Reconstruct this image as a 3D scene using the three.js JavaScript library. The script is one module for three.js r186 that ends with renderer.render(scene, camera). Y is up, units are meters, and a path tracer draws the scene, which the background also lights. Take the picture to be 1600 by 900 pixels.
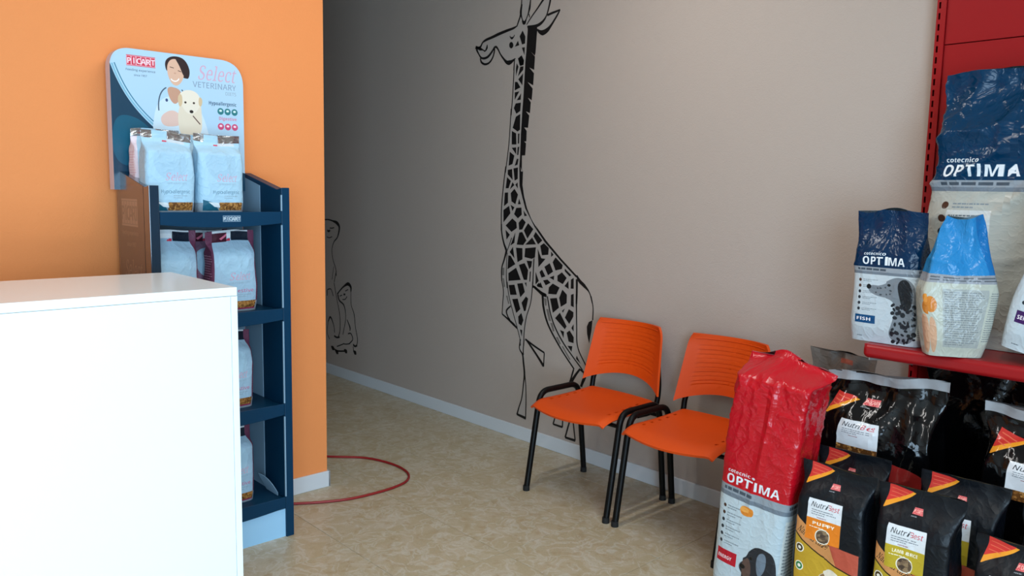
import * as THREE from 'three';
import { mergeGeometries, toCreasedNormals } from 'three/addons/utils/BufferGeometryUtils.js';
import { RoundedBoxGeometry } from 'three/addons/geometries/RoundedBoxGeometry.js';
import { ImprovedNoise } from 'three/addons/math/ImprovedNoise.js';
import { FontLoader } from 'three/addons/loaders/FontLoader.js';
import { RectAreaLightUniformsLib } from 'three/addons/lights/RectAreaLightUniformsLib.js';

// ---------------------------------------------------------------- camera, sky, lights, exposure
const scene = new THREE.Scene();
const renderer = new THREE.WebGLRenderer({ antialias: true });
renderer.toneMapping = THREE.LinearToneMapping;
renderer.toneMappingExposure = 0.5;
renderer.shadowMap.enabled = true;
RectAreaLightUniformsLib.init();
const R = THREE.MathUtils.degToRad;
const camera = new THREE.PerspectiveCamera(39.43, 16 / 9, 0.05, 60);
camera.rotation.order = 'YXZ';
camera.position.set(3.314, 1.421, 3.121);
camera.rotation.set(R(-6.863), R(47.06), R(1.076));

const SKY = 3.0, DAYLIGHT = 21.0, LAMP = 112.0;
scene.background = new THREE.Color().setRGB(0.80 * SKY, 0.93 * SKY, 1.08 * SKY);      // overcast daylight beyond the shop window
const DAY_COLOUR = new THREE.Color().setRGB(0.66, 0.95, 1.22), LAMP_COLOUR = new THREE.Color().setRGB(1.02, 0.99, 0.95);
// the shop window in the right-hand wall: daylight comes in through it
const WIN = { x: 5.0, z0: 2.5, z1: 5.3, y0: 0.25, y1: 2.35 };
const daylight = new THREE.RectAreaLight(DAY_COLOUR, DAYLIGHT, WIN.z1 - WIN.z0 - 0.1, WIN.y1 - WIN.y0 - 0.1);
daylight.name = 'window_daylight';
daylight.position.set(WIN.x - 0.03, (WIN.y0 + WIN.y1) / 2, (WIN.z0 + WIN.z1) / 2);
daylight.lookAt(0, (WIN.y0 + WIN.y1) / 2, (WIN.z0 + WIN.z1) / 2);
scene.add(daylight);
const CEILING = 2.95;
const LAMP_SPOTS = [[1.2, 1.25], [3.05, 1.9]];                // narrow tube lights along z, as built below

// ---------------------------------------------------------------- helpers
const names = new Map();
function numbered(n) { const k = names.get(n) ?? 0; names.set(n, k + 1); return k ? n + '_' + String(k).padStart(3, '0') : n; }
function tag(o, label, category, group) { o.userData.label = label; o.userData.category = category; if (group) o.userData.group = group; return o; }
function mesh(name, geometry, material, parent) {
  const m = new THREE.Mesh(geometry, material);
  m.name = parent ? name : numbered(name); m.castShadow = m.receiveShadow = true;
  (parent ?? scene).add(m);
  return m;
}
function thing(name, label, category, [x, y, z] = [0, 0, 0], turn = 0, group) {
  const g = new THREE.Group(); g.name = numbered(name); g.position.set(x, y, z); g.rotation.y = turn;
  scene.add(g);
  return tag(g, label, category, group);
}
function struct(name, geometry, material) { const m = mesh(name, geometry, material); m.userData.kind = 'structure'; return m; }
const noiser = new ImprovedNoise();
const noise = (x, y, z = 0) => noiser.noise(x + 71.3, y + 19.7, z + 7.1);
function fbm(x, y, z, oct = 4) { let s = 0, a = 0.5; for (let i = 0; i < oct; i++) { s += a * noise(x, y, z + i * 9.2); x *= 2.03; y *= 2.03; z *= 2.03; a *= 0.5; } return s; }
const ridge = (x, y, z) => { const t = 1 - Math.abs(noise(x, y, z)) * 2; return t * t * t; };
const sstep = (a, b, x) => { const t = Math.min(1, Math.max(0, (x - a) / (b - a))); return t * t * (3 - 2 * t); };
const lerp = THREE.MathUtils.lerp;
function rng(seed) { let s = seed >>> 0; return () => { s = (s * 1664525 + 1013904223) >>> 0; return s / 4294967296; }; }
// box between two corners, uv in metres
function slab(x0, x1, y0, y1, z0, z1, r = 0) {
  const w = x1 - x0, h = y1 - y0, d = z1 - z0;
  const g = r ? new RoundedBoxGeometry(w, h, d, 2, r) : new THREE.BoxGeometry(w, h, d);
  const p = g.attributes.position, n = g.attributes.normal, uv = g.attributes.uv;
  for (let i = 0; i < p.count; i++) {
    const ax = Math.abs(n.getX(i)), ay = Math.abs(n.getY(i)), az = Math.abs(n.getZ(i));
    const X = p.getX(i) + w / 2, Y = p.getY(i) + h / 2, Z = p.getZ(i) + d / 2;
    if (ay >= ax && ay >= az) uv.setXY(i, X, Z); else if (ax >= az) uv.setXY(i, Z, Y); else uv.setXY(i, X, Y);
  }
  g.translate((x0 + x1) / 2, (y0 + y1) / 2, (z0 + z1) / 2);
  return g;
}
function canvasTexture(w, h, draw, srgb = true) {
  const c = document.createElement('canvas'); c.width = w; c.height = h;
  const ctx = c.getContext('2d'); draw(ctx, w, h);
  const t = new THREE.CanvasTexture(c);
  if (srgb) t.colorSpace = THREE.SRGBColorSpace;
  t.wrapS = t.wrapT = THREE.RepeatWrapping; t.magFilter = THREE.LinearFilter;
  return t;
}
function dataTexture(n, f, srgb = false) {     // f(u, v) -> [r, g, b] in 0..1
  const a = new Uint8Array(n * n * 4);
  for (let j = 0; j < n; j++) for (let i = 0; i < n; i++) {
    const c = f(i / n, j / n), k = (j * n + i) * 4;
    a[k] = c[0] * 255; a[k + 1] = c[1] * 255; a[k + 2] = c[2] * 255; a[k + 3] = 255;
  }
  const t = new THREE.DataTexture(a, n, n);
  t.wrapS = t.wrapT = THREE.RepeatWrapping; t.magFilter = THREE.LinearFilter; t.minFilter = THREE.LinearFilter; t.needsUpdate = true;
  if (srgb) t.colorSpace = THREE.SRGBColorSpace;
  return t;
}
const std = (o) => new THREE.MeshStandardMaterial(o), phys = (o) => new THREE.MeshPhysicalMaterial(o);
const tube = (points, r, closed = false, seg = 64, rad = 12) => new THREE.TubeGeometry(new THREE.CatmullRomCurve3(points.map((p) => new THREE.Vector3(...p)), closed), seg, r, rad, closed);
// tube along straight pieces with rounded corners
function bentTube(points, bend, r, rad = 12) {
  const P = points.map((p) => new THREE.Vector3(...p)), path = new THREE.CurvePath();
  let from = P[0];
  for (let i = 1; i < P.length - 1; i++) {
    const a = P[i].clone().add(P[i - 1].clone().sub(P[i]).setLength(bend)), b = P[i].clone().add(P[i + 1].clone().sub(P[i]).setLength(bend));
    path.add(new THREE.LineCurve3(from, a)); path.add(new THREE.QuadraticBezierCurve3(a, P[i], b)); from = b;
  }
  path.add(new THREE.LineCurve3(from, P[P.length - 1]));
  return new THREE.TubeGeometry(path, 20 * P.length, r, rad, false);
}
const rod = (a, b, r) => new THREE.TubeGeometry(new THREE.LineCurve3(new THREE.Vector3(...a), new THREE.Vector3(...b)), 1, r, 14, false);
// bent sheet with thickness and holes: us, vs are grid lines, f gives the middle surface, hole(u, v) leaves cells out
function sheet(us, vs, f, t, hole = () => false) {
  const nu = us.length, nv = vs.length, mid = [], nor = [], e = 1e-3;
  for (const v of vs) for (const u of us) {
    const p = f(u, v), a = f(u + e, v), b = f(u, v + e);
    mid.push(p); nor.push(new THREE.Vector3().subVectors(b, p).cross(new THREE.Vector3().subVectors(a, p)).normalize());
  }
  const pos = [], uv = [], at = (i, j, s) => { const k = j * nu + i; return mid[k].clone().addScaledVector(nor[k], s * t / 2); };
  const quad = (a, b, c, d, ua, ub, uc, ud) => { for (const [p, q] of [[a, ua], [b, ub], [c, uc], [a, ua], [c, uc], [d, ud]]) { pos.push(p.x, p.y, p.z); uv.push(...q); } };
  const solid = (i, j) => i >= 0 && j >= 0 && i < nu - 1 && j < nv - 1 && !hole((us[i] + us[i + 1]) / 2, (vs[j] + vs[j + 1]) / 2);
  for (let j = 0; j < nv - 1; j++) for (let i = 0; i < nu - 1; i++) {
    if (!solid(i, j)) continue;
    const U = (a, b) => [us[a], vs[b]], c = [[i, j], [i + 1, j], [i + 1, j + 1], [i, j + 1]];
    const T = c.map(([a, b]) => at(a, b, 1)), B = c.map(([a, b]) => at(a, b, -1)), W = c.map(([a, b]) => U(a, b));
    quad(T[0], T[3], T[2], T[1], W[0], W[3], W[2], W[1]);
    quad(B[0], B[1], B[2], B[3], W[0], W[1], W[2], W[3]);
    for (const [k, l, di, dj] of [[0, 1, 0, -1], [1, 2, 1, 0], [2, 3, 0, 1], [3, 0, -1, 0]]) if (!solid(i + di, j + dj)) quad(T[k], T[l], B[l], B[k], W[k], W[l], W[l], W[k]);
  }
  const g = new THREE.BufferGeometry();
  g.setAttribute('position', new THREE.Float32BufferAttribute(pos, 3)); g.setAttribute('uv', new THREE.Float32BufferAttribute(uv, 2));
  return toCreasedNormals(g, 0.7);
}
const range = (a, b, n) => Array.from({ length: n + 1 }, (_, i) => a + (b - a) * i / n);
const cuts = (...lists) => [...new Set(lists.flat().map((x) => Math.round(x * 1e5) / 1e5))].sort((a, b) => a - b);

// ---------------------------------------------------------------- surfaces
const plasterBump = dataTexture(512, (u, v) => { const k = 0.5 + 0.34 * fbm(u * 46, v * 46, 1, 3) + 0.25 * noise(u * 120, v * 120, 4); return [k, k, k]; });
plasterBump.repeat.set(1.6, 1.6);
const crinkleBump = dataTexture(512, (u, v) => {
  const c = (a, b) => 0.55 * ridge(a * 7, b * 7, 2) + 0.3 * ridge(a * 15, b * 13, 5) + 0.2 * fbm(a * 30, b * 30, 3, 2);
  const k = Math.min(1, Math.max(0, 0.15 + 0.8 * c(u, v)));
  return [k, k, k];
});
const M = {
  taupe: std({ color: 0xb1a398, roughness: 0.85, bumpMap: plasterBump, bumpScale: 0.0012 }),
  orangeWall: std({ color: 0xee9150, roughness: 0.75, bumpMap: plasterBump, bumpScale: 0.0012 }),
  white: std({ color: 0xe4e1db, roughness: 0.9 }),
  sideWall: std({ color: 0xa89c92, roughness: 0.85, bumpMap: plasterBump, bumpScale: 0.0012 }),
  skirting: std({ color: 0xcfd3d6, roughness: 0.45 }),
  grout: std({ color: 0x8f7a58, roughness: 0.9 }),
  gloss: phys({ color: 0xeaf2f3, roughness: 0.16, specularIntensity: 0.4 }),
  teal: phys({ color: 0x063450, roughness: 0.4, specularIntensity: 0.4 }),
  tealPanel: phys({ color: 0x0a2c40, roughness: 0.22, specularIntensity: 1, clearcoat: 1, clearcoatRoughness: 0.12 }),
  tealDark: std({ color: 0x0b3550, roughness: 0.6 }),
  liner: std({ color: 0x86a5ba, roughness: 0.75 }),
  blackMetal: phys({ color: 0x070707, roughness: 0.42, specularIntensity: 0.4 }),
  rubber: std({ color: 0x101010, roughness: 0.8 }),
  orangePlastic: phys({ color: 0xd94c0e, roughness: 0.45, specularIntensity: 0.5 }),
  redMetal: phys({ color: 0x941317, roughness: 0.32, specularIntensity: 0.55 }),
  redCord: phys({ color: 0x8f1b1c, roughness: 0.45 }),
  vinyl: std({ color: 0x0e0b0b, roughness: 0.55 }),
  vinylGrey: std({ color: 0x6f6862, roughness: 0.7 }),
  vinylPale: std({ color: 0xaaa098, roughness: 0.75 }),
  frame: std({ color: 0xb8bcc0, roughness: 0.4, metalness: 0.6 }),
  glass: phys({ color: 0xffffff, roughness: 0.02, transmission: 1, thickness: 0, ior: 1.5 }),
  pavement: std({ color: 0x8d8b86, roughness: 0.95 }),
  foil: phys({ color: 0xd9dde0, roughness: 0.22, metalness: 0.95, bumpMap: crinkleBump, bumpScale: 0.003 }),
};

// ---------------------------------------------------------------- room shell
const X0 = -3.4, X1 = 5.0, Z1 = 5.6, H = CEILING, ORANGE_END = 1.2256;
struct('wall_back', slab(X0 - 0.15, X1 + 0.15, 0, H, -0.15, 0), M.taupe);
struct('wall_left', slab(-0.1, 0, 0, H, ORANGE_END, Z1), M.orangeWall);
struct('wall_corridor', slab(X0 - 0.15, X0, 0, H, 0, Z1), M.sideWall);
struct('wall_front', slab(X0 - 0.15, X1 + 0.15, 0, H, Z1, Z1 + 0.15), M.sideWall);
{
  const w = struct('wall_right', mergeGeometries([
    slab(X1, X1 + 0.15, 0, WIN.y0, 0, Z1), slab(X1, X1 + 0.15, WIN.y1, H, 0, Z1),
    slab(X1, X1 + 0.15, WIN.y0, WIN.y1, 0, WIN.z0), slab(X1, X1 + 0.15, WIN.y0, WIN.y1, WIN.z1, Z1)]), M.sideWall);
  const f = struct('window_1', mergeGeometries([
    slab(X1 + 0.04, X1 + 0.1, WIN.y0, WIN.y0 + 0.05, WIN.z0, WIN.z1), slab(X1 + 0.04, X1 + 0.1, WIN.y1 - 0.05, WIN.y1, WIN.z0, WIN.z1),
    ...[WIN.z0, (WIN.z0 + WIN.z1) / 2 - 0.025, WIN.z1 - 0.05].map((z) => slab(X1 + 0.04, X1 + 0.1, WIN.y0 + 0.05, WIN.y1 - 0.05, z, z + 0.05))]), M.frame);
  const zm = (WIN.z0 + WIN.z1) / 2;
  for (const [a, b] of [[WIN.z0 + 0.05, zm - 0.025], [zm + 0.025, WIN.z1 - 0.05]]) mesh('pane', slab(X1 + 0.066, X1 + 0.074, WIN.y0 + 0.05, WIN.y1 - 0.05, a, b), M.glass, f);
}
struct('street', slab(X1 + 0.15, X1 + 9, -0.2, -0.02, -4, 10), M.pavement);
struct('ceiling', slab(X0 - 0.15, X1 + 0.15, H, H + 0.15, -0.15, Z1 + 0.15), M.white);

// floor: square marbled tiles with hair-thin joints
{
  const T = 0.435, marble = dataTexture(1024, (u, v) => {
    const x = u * 13, y = v * 13, w = fbm(x * 0.9, y * 0.9, 3, 3), w2 = fbm(x * 0.9 + 5, y * 0.9 + 3, 8, 3);
    const veil = sstep(-0.15, 0.35, fbm(x * 1.1 + w * 2.2, y * 1.1 + w2 * 2.2, 1, 5));
    const vein = Math.pow(1 - Math.min(1, Math.abs(fbm(x * 1.5 + w2 * 2.6, y * 1.5 - w * 2.6, 12, 5)) * 4.5), 3);
    const spot = sstep(0.05, 0.4, fbm(x * 2.4, y * 2.4, 21, 4)), grain = 0.03 * noise(x * 30, y * 30, 2);
    let c = [0.70, 0.64, 0.52];
    c = c.map((k, i) => lerp(k, [0.75, 0.70, 0.61][i], veil * 0.7));
    c = c.map((k, i) => lerp(k, [0.80, 0.785, 0.74][i], vein * 0.6));
    c = c.map((k, i) => lerp(k, [0.645, 0.555, 0.42][i], spot * 0.5) + grain);
    return c.map((k) => Math.min(1, Math.max(0, k)));
  }, true);
  const tileMat = phys({ map: marble, roughness: 0.36, specularIntensity: 0.7 });
  const floor = struct('floor', slab(X0 - 0.15, X1 + 0.15, -0.16, -0.0035, -0.15, Z1 + 0.15), M.grout);
  const variants = range(0, 15, 15).map((k) => {
    const g = new RoundedBoxGeometry(T - 0.0016, 0.009, T - 0.0016, 1, 0.0008), p = g.attributes.position, uv = g.attributes.uv;
    for (let i = 0; i < p.count; i++) uv.setXY(i, (p.getX(i) / T + 0.5 + (k % 4)) / 4, (p.getZ(i) / T + 0.5 + Math.floor(k / 4)) / 4);
    return g;
  });
  const rand = rng(5);
  const i0 = Math.floor((X0 - 0.645) / T), i1 = Math.ceil((X1 - 0.645) / T), j1 = Math.ceil((Z1 - 0.2) / T);
  for (let i = i0; i < i1; i++) for (let j = -1; j < j1; j++) {
    const t = mesh('floor_tile', variants[Math.floor(rand() * 16)], tileMat, floor);
    t.position.set(0.645 + (i + 0.5) * T, -0.0045, 0.2 + (j + 0.5) * T);
  }
}
// skirting boards
const HB = 0.077;
struct('baseboard_back', slab(X0, X1, 0, HB, 0, 0.012, 0.003), M.skirting);
struct('baseboard_left', mergeGeometries([slab(0, 0.012, 0, HB, ORANGE_END - 0.012, Z1, 0.003), slab(-0.112, 0.012, 0, HB, ORANGE_END - 0.012, ORANGE_END, 0.003), slab(-0.112, -0.1, 0, HB, ORANGE_END - 0.012, Z1, 0.003)]), M.skirting);
// slim fluorescent ceiling fittings
LAMP_SPOTS.forEach(([x, z], i) => {
  const t = thing('ceiling_light', ['slim white tube light on the ceiling in front of the two orange chairs', 'slim white tube light on the ceiling above the viewer'][i], 'ceiling light', [x, H, z], 0, 'ceiling tube lights');
  mesh('housing', slab(-0.06, 0.06, -0.05, 0, -0.64, 0.64, 0.006), M.white, t);
  mesh('end_cap', slab(-0.05, 0.05, -0.075, -0.05, -0.64, -0.615, 0.004), M.white, t); mesh('end_cap', slab(-0.05, 0.05, -0.075, -0.05, 0.615, 0.64, 0.004), M.white, t);
  mesh('diffuser', slab(-0.04, 0.04, -0.07, -0.05, -0.614, 0.614, 0.008), std({ color: 0xf4f4f0, roughness: 0.6, emissive: LAMP_COLOUR, emissiveIntensity: 1.5 }), t);
  const l = new THREE.RectAreaLight(LAMP_COLOUR, LAMP, 0.075, 1.2);
  l.position.set(0, -0.073, 0); l.rotation.set(-Math.PI / 2, 0, 0); l.name = 'tube_light_glow';
  t.add(l);
});

// ---------------------------------------------------------------- giraffe and meerkat wall stickers (traced outlines in wall millimetres)
const GIRAFFE_PATCHES = `8,2297,30,2263,29,2226,6,2223,-15,2269|-28,2247,-17,2222,-52,2218|5,2206,28,2206,26,2164|3,2166,23,2137,20,2112,-6,2109,-22,2152|-34,2126,-20,2107,-38,2059,-40,2100|4,2161,24,2136,20,2113,-11,2114,-25,2152|-5,2105,20,2105,18,2086,-22,2055|18,2067,14,2003,-19,2038|-46,2026,-27,2025,-1,1993,-47,1980|-46,1969,-10,1972,-45,1929|5,1960,3,1926,-28,1925|-37,1908,5,1910,1,1865,-30,1851,-51,1883|-33,1835,2,1848,2,1762,-17,1753,-58,1775|-64,1758,-29,1743,-25,1682,-63,1683|-13,1741,-2,1742,-3,1686,-13,1686|-62,1664,-27,1666,-25,1627|-14,1666,-1,1670,-7,1623,-17,1623|-78,1643,-40,1620,-54,1574,-85,1565|-18,1603,-5,1601,-12,1570,-35,1564|-92,1541,-57,1546,-51,1485,-92,1516|-45,1549,-9,1554,-9,1491,-33,1481|-97,1500,-65,1479,-83,1438,-107,1437|-51,1472,-35,1456,-71,1432|-9,1471,-6,1437,-27,1458|-64,1410,-34,1435,-4,1403,-24,1349,-56,1364|-114,1412,-87,1414,-86,1356,-119,1335|6,1380,21,1350,-2,1349|-123,1313,-76,1338,-64,1296,-121,1243|-63,1344,-31,1331,-47,1310|-15,1328,26,1331,30,1291,-1,1270,-33,1292|44,1315,73,1287,52,1284|-47,1267,-13,1248,-8,1215,-52,1191,-102,1225|35,1271,63,1250,37,1209,12,1206,6,1245|83,1246,126,1215,80,1160,50,1204|-102,1200,-65,1174,-92,1145|-20,1189,-26,1130,-59,1113|13,1190,37,1195,72,1149,47,1122,-6,1121|118,1168,149,1132,64,1125|144,1201,198,1156,166,1133,128,1176|-38,1106,-23,1042,-64,1075|-11,1103,41,1104,43,1041,3,1022|64,1105,149,1116,143,1059,118,1049,60,1055|-74,1055,-55,1054,-15,1009,-80,975|78,1036,121,1037,116,1005,100,990|15,1007,61,1021,91,983,84,928,58,926|-8,989,32,923,-69,908,-71,953|105,976,114,979,110,921,103,920|164,1107,193,1058,226,1057,173,1008|182,981,201,996,228,961,199,951|151,978,178,931,153,909|183,1126,211,1142,249,1118,246,1081,198,1075|267,1100,286,1084,269,1071|219,1013,259,1036,286,992,248,969|302,1071,357,1033,351,1012,304,1000,281,1043|320,973,352,994,388,967,361,931,321,944|373,1016,421,985,409,977,373,1002|260,958,295,971,293,946|420,961,439,972,441,914,420,913|401,952,405,909,374,922|192,925,211,894,167,898|286,927,337,910,315,870,253,867,257,903|211,937,245,945,269,930,233,912|359,901,393,877,393,831,351,807,337,854|423,880,442,887,445,816,424,821|268,843,319,852,337,800,292,767|381,801,368,777,360,786|410,801,444,789,444,765,416,722,383,752|345,774,397,706,385,689,310,740|448,725,449,686,432,702|349,680,379,675,377,640|420,687,451,655,451,623,415,626,399,672|408,602,443,605,438,574|476,559,506,520,472,541|-67,884,-19,891,2,835,-52,829|4,899,49,907,68,858,32,824|66,910,80,913,80,889|-35,806,10,814,34,756,1,730|78,833,96,823,78,752,65,748,43,794|43,735,61,696,46,662,23,671,18,711|34,639,53,638,51,601|162,906,178,921,201,900,170,898|579,763,575,711,561,639,545,688,542,725,555,751|-65,2228,-68,2218,-77,2212,-87,2213,-96,2221,-99,2232,-96,2242,-88,2247,-77,2246,-69,2239`;
const GIRAFFE_DASHES = `220,840,242,840,243,801,231,799|240,781,257,783,280,719,263,719|274,709,291,710,308,669,296,663|320,636,334,639,359,605,348,600|365,592,375,595,432,532,426,526|-88,819,-76,822,-59,776,-68,775|-129,979,-107,981,-107,937,-126,936|-121,919,-109,920,-98,872,-110,866|129,1046,140,1047,136,911,128,910`;
const GIRAFFE_MANE = `43,2314,119,2315,122,2288,113,2166,108,2153,72,2180,109,2148,109,2140,105,2078,66,2094,104,2060,100,1996,54,2018,96,1979,91,1917,60,1933,84,1906,79,1849,46,1860,74,1835,66,1770,36,1773,56,1753,55,1697,37,1696,53,1686,48,1620,22,1620,24,1536,35,1530,12,1560,17,1532,33,1531,31,1457,46,1394,72,1328,108,1270,160,1213,143,1236,234,1151,224,1160,341,1069,460,986,455,976,342,1054,218,1147,135,1228,135,1228,58,1327,33,1386,8,1453,3,1560,7,1607,11,1748,19,1875,25,1940,35,2131,41,2183,49,2300`;
const GIRAFFE_BODY = `-38,2328,-193,2302,-300,2283,-347,2250,-383,2245,-361,2212,-338,2187,-332,2160,-304,2148,-266,2153,-223,2214,-208,2234,-170,2189,-116,2140,-52,2149,-57,2001,-87,1684,-128,1440,-141,1277,-134,1183,-92,1083,-120,986,-117,845,-119,709,11,642,40,558,34,528,66,496,79,390,60,240,24,137,98,132,95,269,81,391,70,587,68,591,117,801,131,899,241,854,211,844,253,706,393,545,461,483,521,489,555,502,482,607,464,886,461,986,341,1069,224,1160,143,1236,72,1324,31,1457,20,1622,25,1940,41,2183,46,2313,142,2314,195,2353,217,2427,226,2484,162,2435,62,2350,66,2450,67,2501,50,2519,6,2527,-7,2513,-4,2461,-13,2378|123,2288,166,2266,223,2293,290,2367,197,2352,148,2316`;
const GIRAFFE_LINES = `-35,2328,4,-63,2320,10,-127,2312,13,-193,2302,14,-246,2292,13,-300,2283,12,-328,2272,8,-347,2250,10,-390,2249,13|-390,2253,15,-351,2241,14,-323,2231,5,-304,2223,6,-289,2239,12,-286,2256,4|-355,2236,9,-323,2230,5,-306,2221,7|-382,2241,11,-361,2212,7,-338,2188,9,-308,2182,11,-278,2188,12,-244,2212,11,-224,2234,8|-347,2186,7,-336,2163,10,-304,2148,10,-266,2153,9,-237,2179,8,-223,2214,9,-224,2232,9|-234,2220,7,-221,2234,10,-208,2234,11,-194,2222,8,-170,2189,7,-139,2158,10,-116,2140,16,-96,2136,22,-71,2142,13,-46,2154,4|-94,2281,4,-89,2272,5,-77,2267,12,-65,2271,5,-56,2282,4|-39,2325,6,-26,2351,8,-13,2378,8,-4,2461,6,-7,2513,6,6,2527,10,50,2519,10,67,2501,6,66,2450,7|-3,2438,10,-9,2394,13,1,2363,5,15,2341,5|3,2351,6,15,2338,17,22,2337,17,35,2354,5,48,2377,6,59,2406,12,66,2450,7|56,2378,6,62,2359,4|39,2324,4,75,2359,6,120,2397,7,162,2435,10,226,2484,8|226,2484,6,217,2427,10,205,2385,8,192,2354,6,174,2332,10,148,2316,14,116,2308,14,46,2313,8|197,2352,10,233,2358,10,270,2363,9,290,2367,5|290,2367,5,277,2350,8,253,2323,9,223,2293,12,198,2275,20,166,2266,24,143,2273,16,122,2288,7|-53,2147,6,-57,2090,6|-53,2144,5,-62,1962,5,-72,1845,5|-73,1881,5,-87,1684,5,-112,1525,5|-110,1561,6,-128,1440,6,-140,1318,6,-139,1195,6|-138,1232,7,-134,1183,8,-114,1122,10,-92,1083,13|-49,1157,5,-71,1109,4,-91,1070,4|-90,1083,13,-109,1028,9,-129,977,7,-127,902,7|-127,906,5,-111,845,5,-115,774,5,-119,709,5|-119,709,7,-69,686,9,-20,661,13,11,642,7|-47,765,7,-82,732,9,-69,700,7,-51,682,9|-85,1071,4,-89,988,4,-88,927,5,-80,865,5|-81,902,5,-63,821,4,-28,735,4,10,649,4,36,586,4|130,922,5,126,862,5,117,801,5,85,716,5,70,632,5,69,550,5|137,1054,5,132,966,5,131,887,5|131,899,9,177,875,11,211,859,14,241,854,13|142,898,7,199,869,11,234,858,13|36,586,4,40,546,6|40,583,6,34,528,6,60,497,9,69,453,11,79,390,11,73,330,7,60,240,6,38,181,7,24,137,9|70,587,6,65,517,6,66,496,9|81,391,7,92,323,5,97,216,6,96,131,6|24,140,11,98,132,14|80,589,9,167,557,9,234,536,8|234,536,6,231,457,6|92,585,9,169,518,11,231,460,14|460,986,9,481,960,16,513,939,16,552,906,5,575,852,5|565,888,5,581,829,5,581,764,6|462,967,12,464,901,11,464,835,9|462,886,8,470,720,6,482,607,6,555,502,6|210,859,13,219,791,12,253,706,10,331,608,8,393,545,7,461,483,7|247,853,7,275,758,7,315,685,7,378,611,7,439,557,6,521,489,6|457,481,8,444,441,8,431,397,12|503,492,9,466,445,12,435,395,16|503,489,8,532,473,10,514,397,13|544,454,8,512,399,12|327,184,7,315,147,8|315,148,8,386,147,10|387,186,7,386,147,7|440,198,8,409,95,8|409,95,10,483,95,12|464,198,7,483,95,7`;
const MEERKAT_LINES = `-2166,1178,10,-2090,1183,11,-2028,1176,13,-1961,1161,33,-1931,1134,26,-1956,1060,13,-2012,1015,9,-2038,959,7,-2026,889,7,-1984,815,8,-1979,764,8|-1978,803,8,-2010,716,7|-2015,832,5,-2041,732,5|-2066,1121,9,-2035,1121,9,-2004,1127,9|-2104,1102,18,-2084,1095,18,-2064,1104,17|-2111,1051,8,-2074,1047,8,-2036,1057,8|-2013,711,7,-1972,589,7,-1933,474,8,-1932,354,8,-1956,301,11|-2016,303,16,-1976,297,16,-1938,305,16|-2113,648,10,-2058,657,8,-2025,608,8|-2113,644,11,-2114,602,11|-2104,402,11,-2071,441,18,-2022,384,8,-2009,329,8|-2104,402,7,-2119,314,7,-2085,268,7|-1965,628,16,-1938,652,11,-1871,697,16,-1810,720,32,-1775,700,26,-1775,666,10|-1958,625,17,-1939,586,15,-1873,555,12,-1848,471,7,-1889,332,7|-1775,666,6,-1770,570,6,-1732,506,9,-1714,412,6,-1687,320,8,-1697,278,10|-1747,277,17,-1722,268,17,-1693,279,17|-1852,664,8,-1813,679,8|-1931,618,8,-1898,628,8|-1876,636,17,-1853,639,17|-1892,596,8,-1853,603,8,-1829,625,8|-1829,452,7,-1788,395,16,-1791,374,7|-1817,348,11,-1778,355,10,-1753,317,10,-1798,276,11|-1890,262,9,-1844,265,9,-1798,276,9|-1977,227,10,-1890,258,9|-2045,209,14,-1977,195,14,-1858,210,13|-2063,216,7,-2045,209,34,-2030,202,41,-2019,194,7|-2002,193,7,-1984,187,34,-1969,180,41,-1959,171,7|-1875,220,7,-1858,214,33,-1843,207,40,-1833,199,7|-1745,231,7,-1729,224,32,-1715,217,39,-1705,209,6|-1747,263,8,-1741,233,8`;
const numbersOf = (s) => s.split(',').map(Number);
function plateShape(flatList, z0, z1) {
  const n = numbersOf(flatList), pts = [];
  for (let i = 0; i < n.length; i += 2) pts.push(new THREE.Vector2(n[i] / 1000, n[i + 1] / 1000));
  const g = new THREE.ExtrudeGeometry(new THREE.Shape(pts), { depth: z1 - z0, bevelEnabled: false });
  return g.translate(0, 0, z0);
}
function strokes(list, z, mirror, weight = 0.6) {            // each stroke: x, y, width triplets -> a tapering strip with thickness
  return mergeGeometries(list.map((s) => {
    const n = numbersOf(s), P = [], Wd = [];
    for (let i = 0; i < n.length; i += 3) { P.push(new THREE.Vector3((mirror ? 2 * mirror - n[i] : n[i]) / 1000, n[i + 1] / 1000, 0)); Wd.push(n[i + 2] / 1000); }
    const curve = P.length > 2 ? new THREE.CatmullRomCurve3(P, false, 'centripetal') : new THREE.LineCurve3(P[0], P[1]), k = P.length > 2 ? P.length * 6 : 2, a = [], b = [];
    for (let i = 0; i <= k; i++) {
      const t = i / k, p = curve.getPoint(t), d = curve.getTangent(t), q = t * (P.length - 1), j = Math.min(P.length - 2, Math.floor(q)), w = lerp(Wd[j], Wd[j + 1], q - j) * weight;
      a.push(new THREE.Vector2(p.x - d.y * w, p.y + d.x * w)); b.push(new THREE.Vector2(p.x + d.y * w, p.y - d.x * w));
    }
    return new THREE.ExtrudeGeometry(new THREE.Shape([...a, ...b.reverse()]), { depth: 0.0008, bevelEnabled: false }).translate(0, 0, z);
  }));
}
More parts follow.
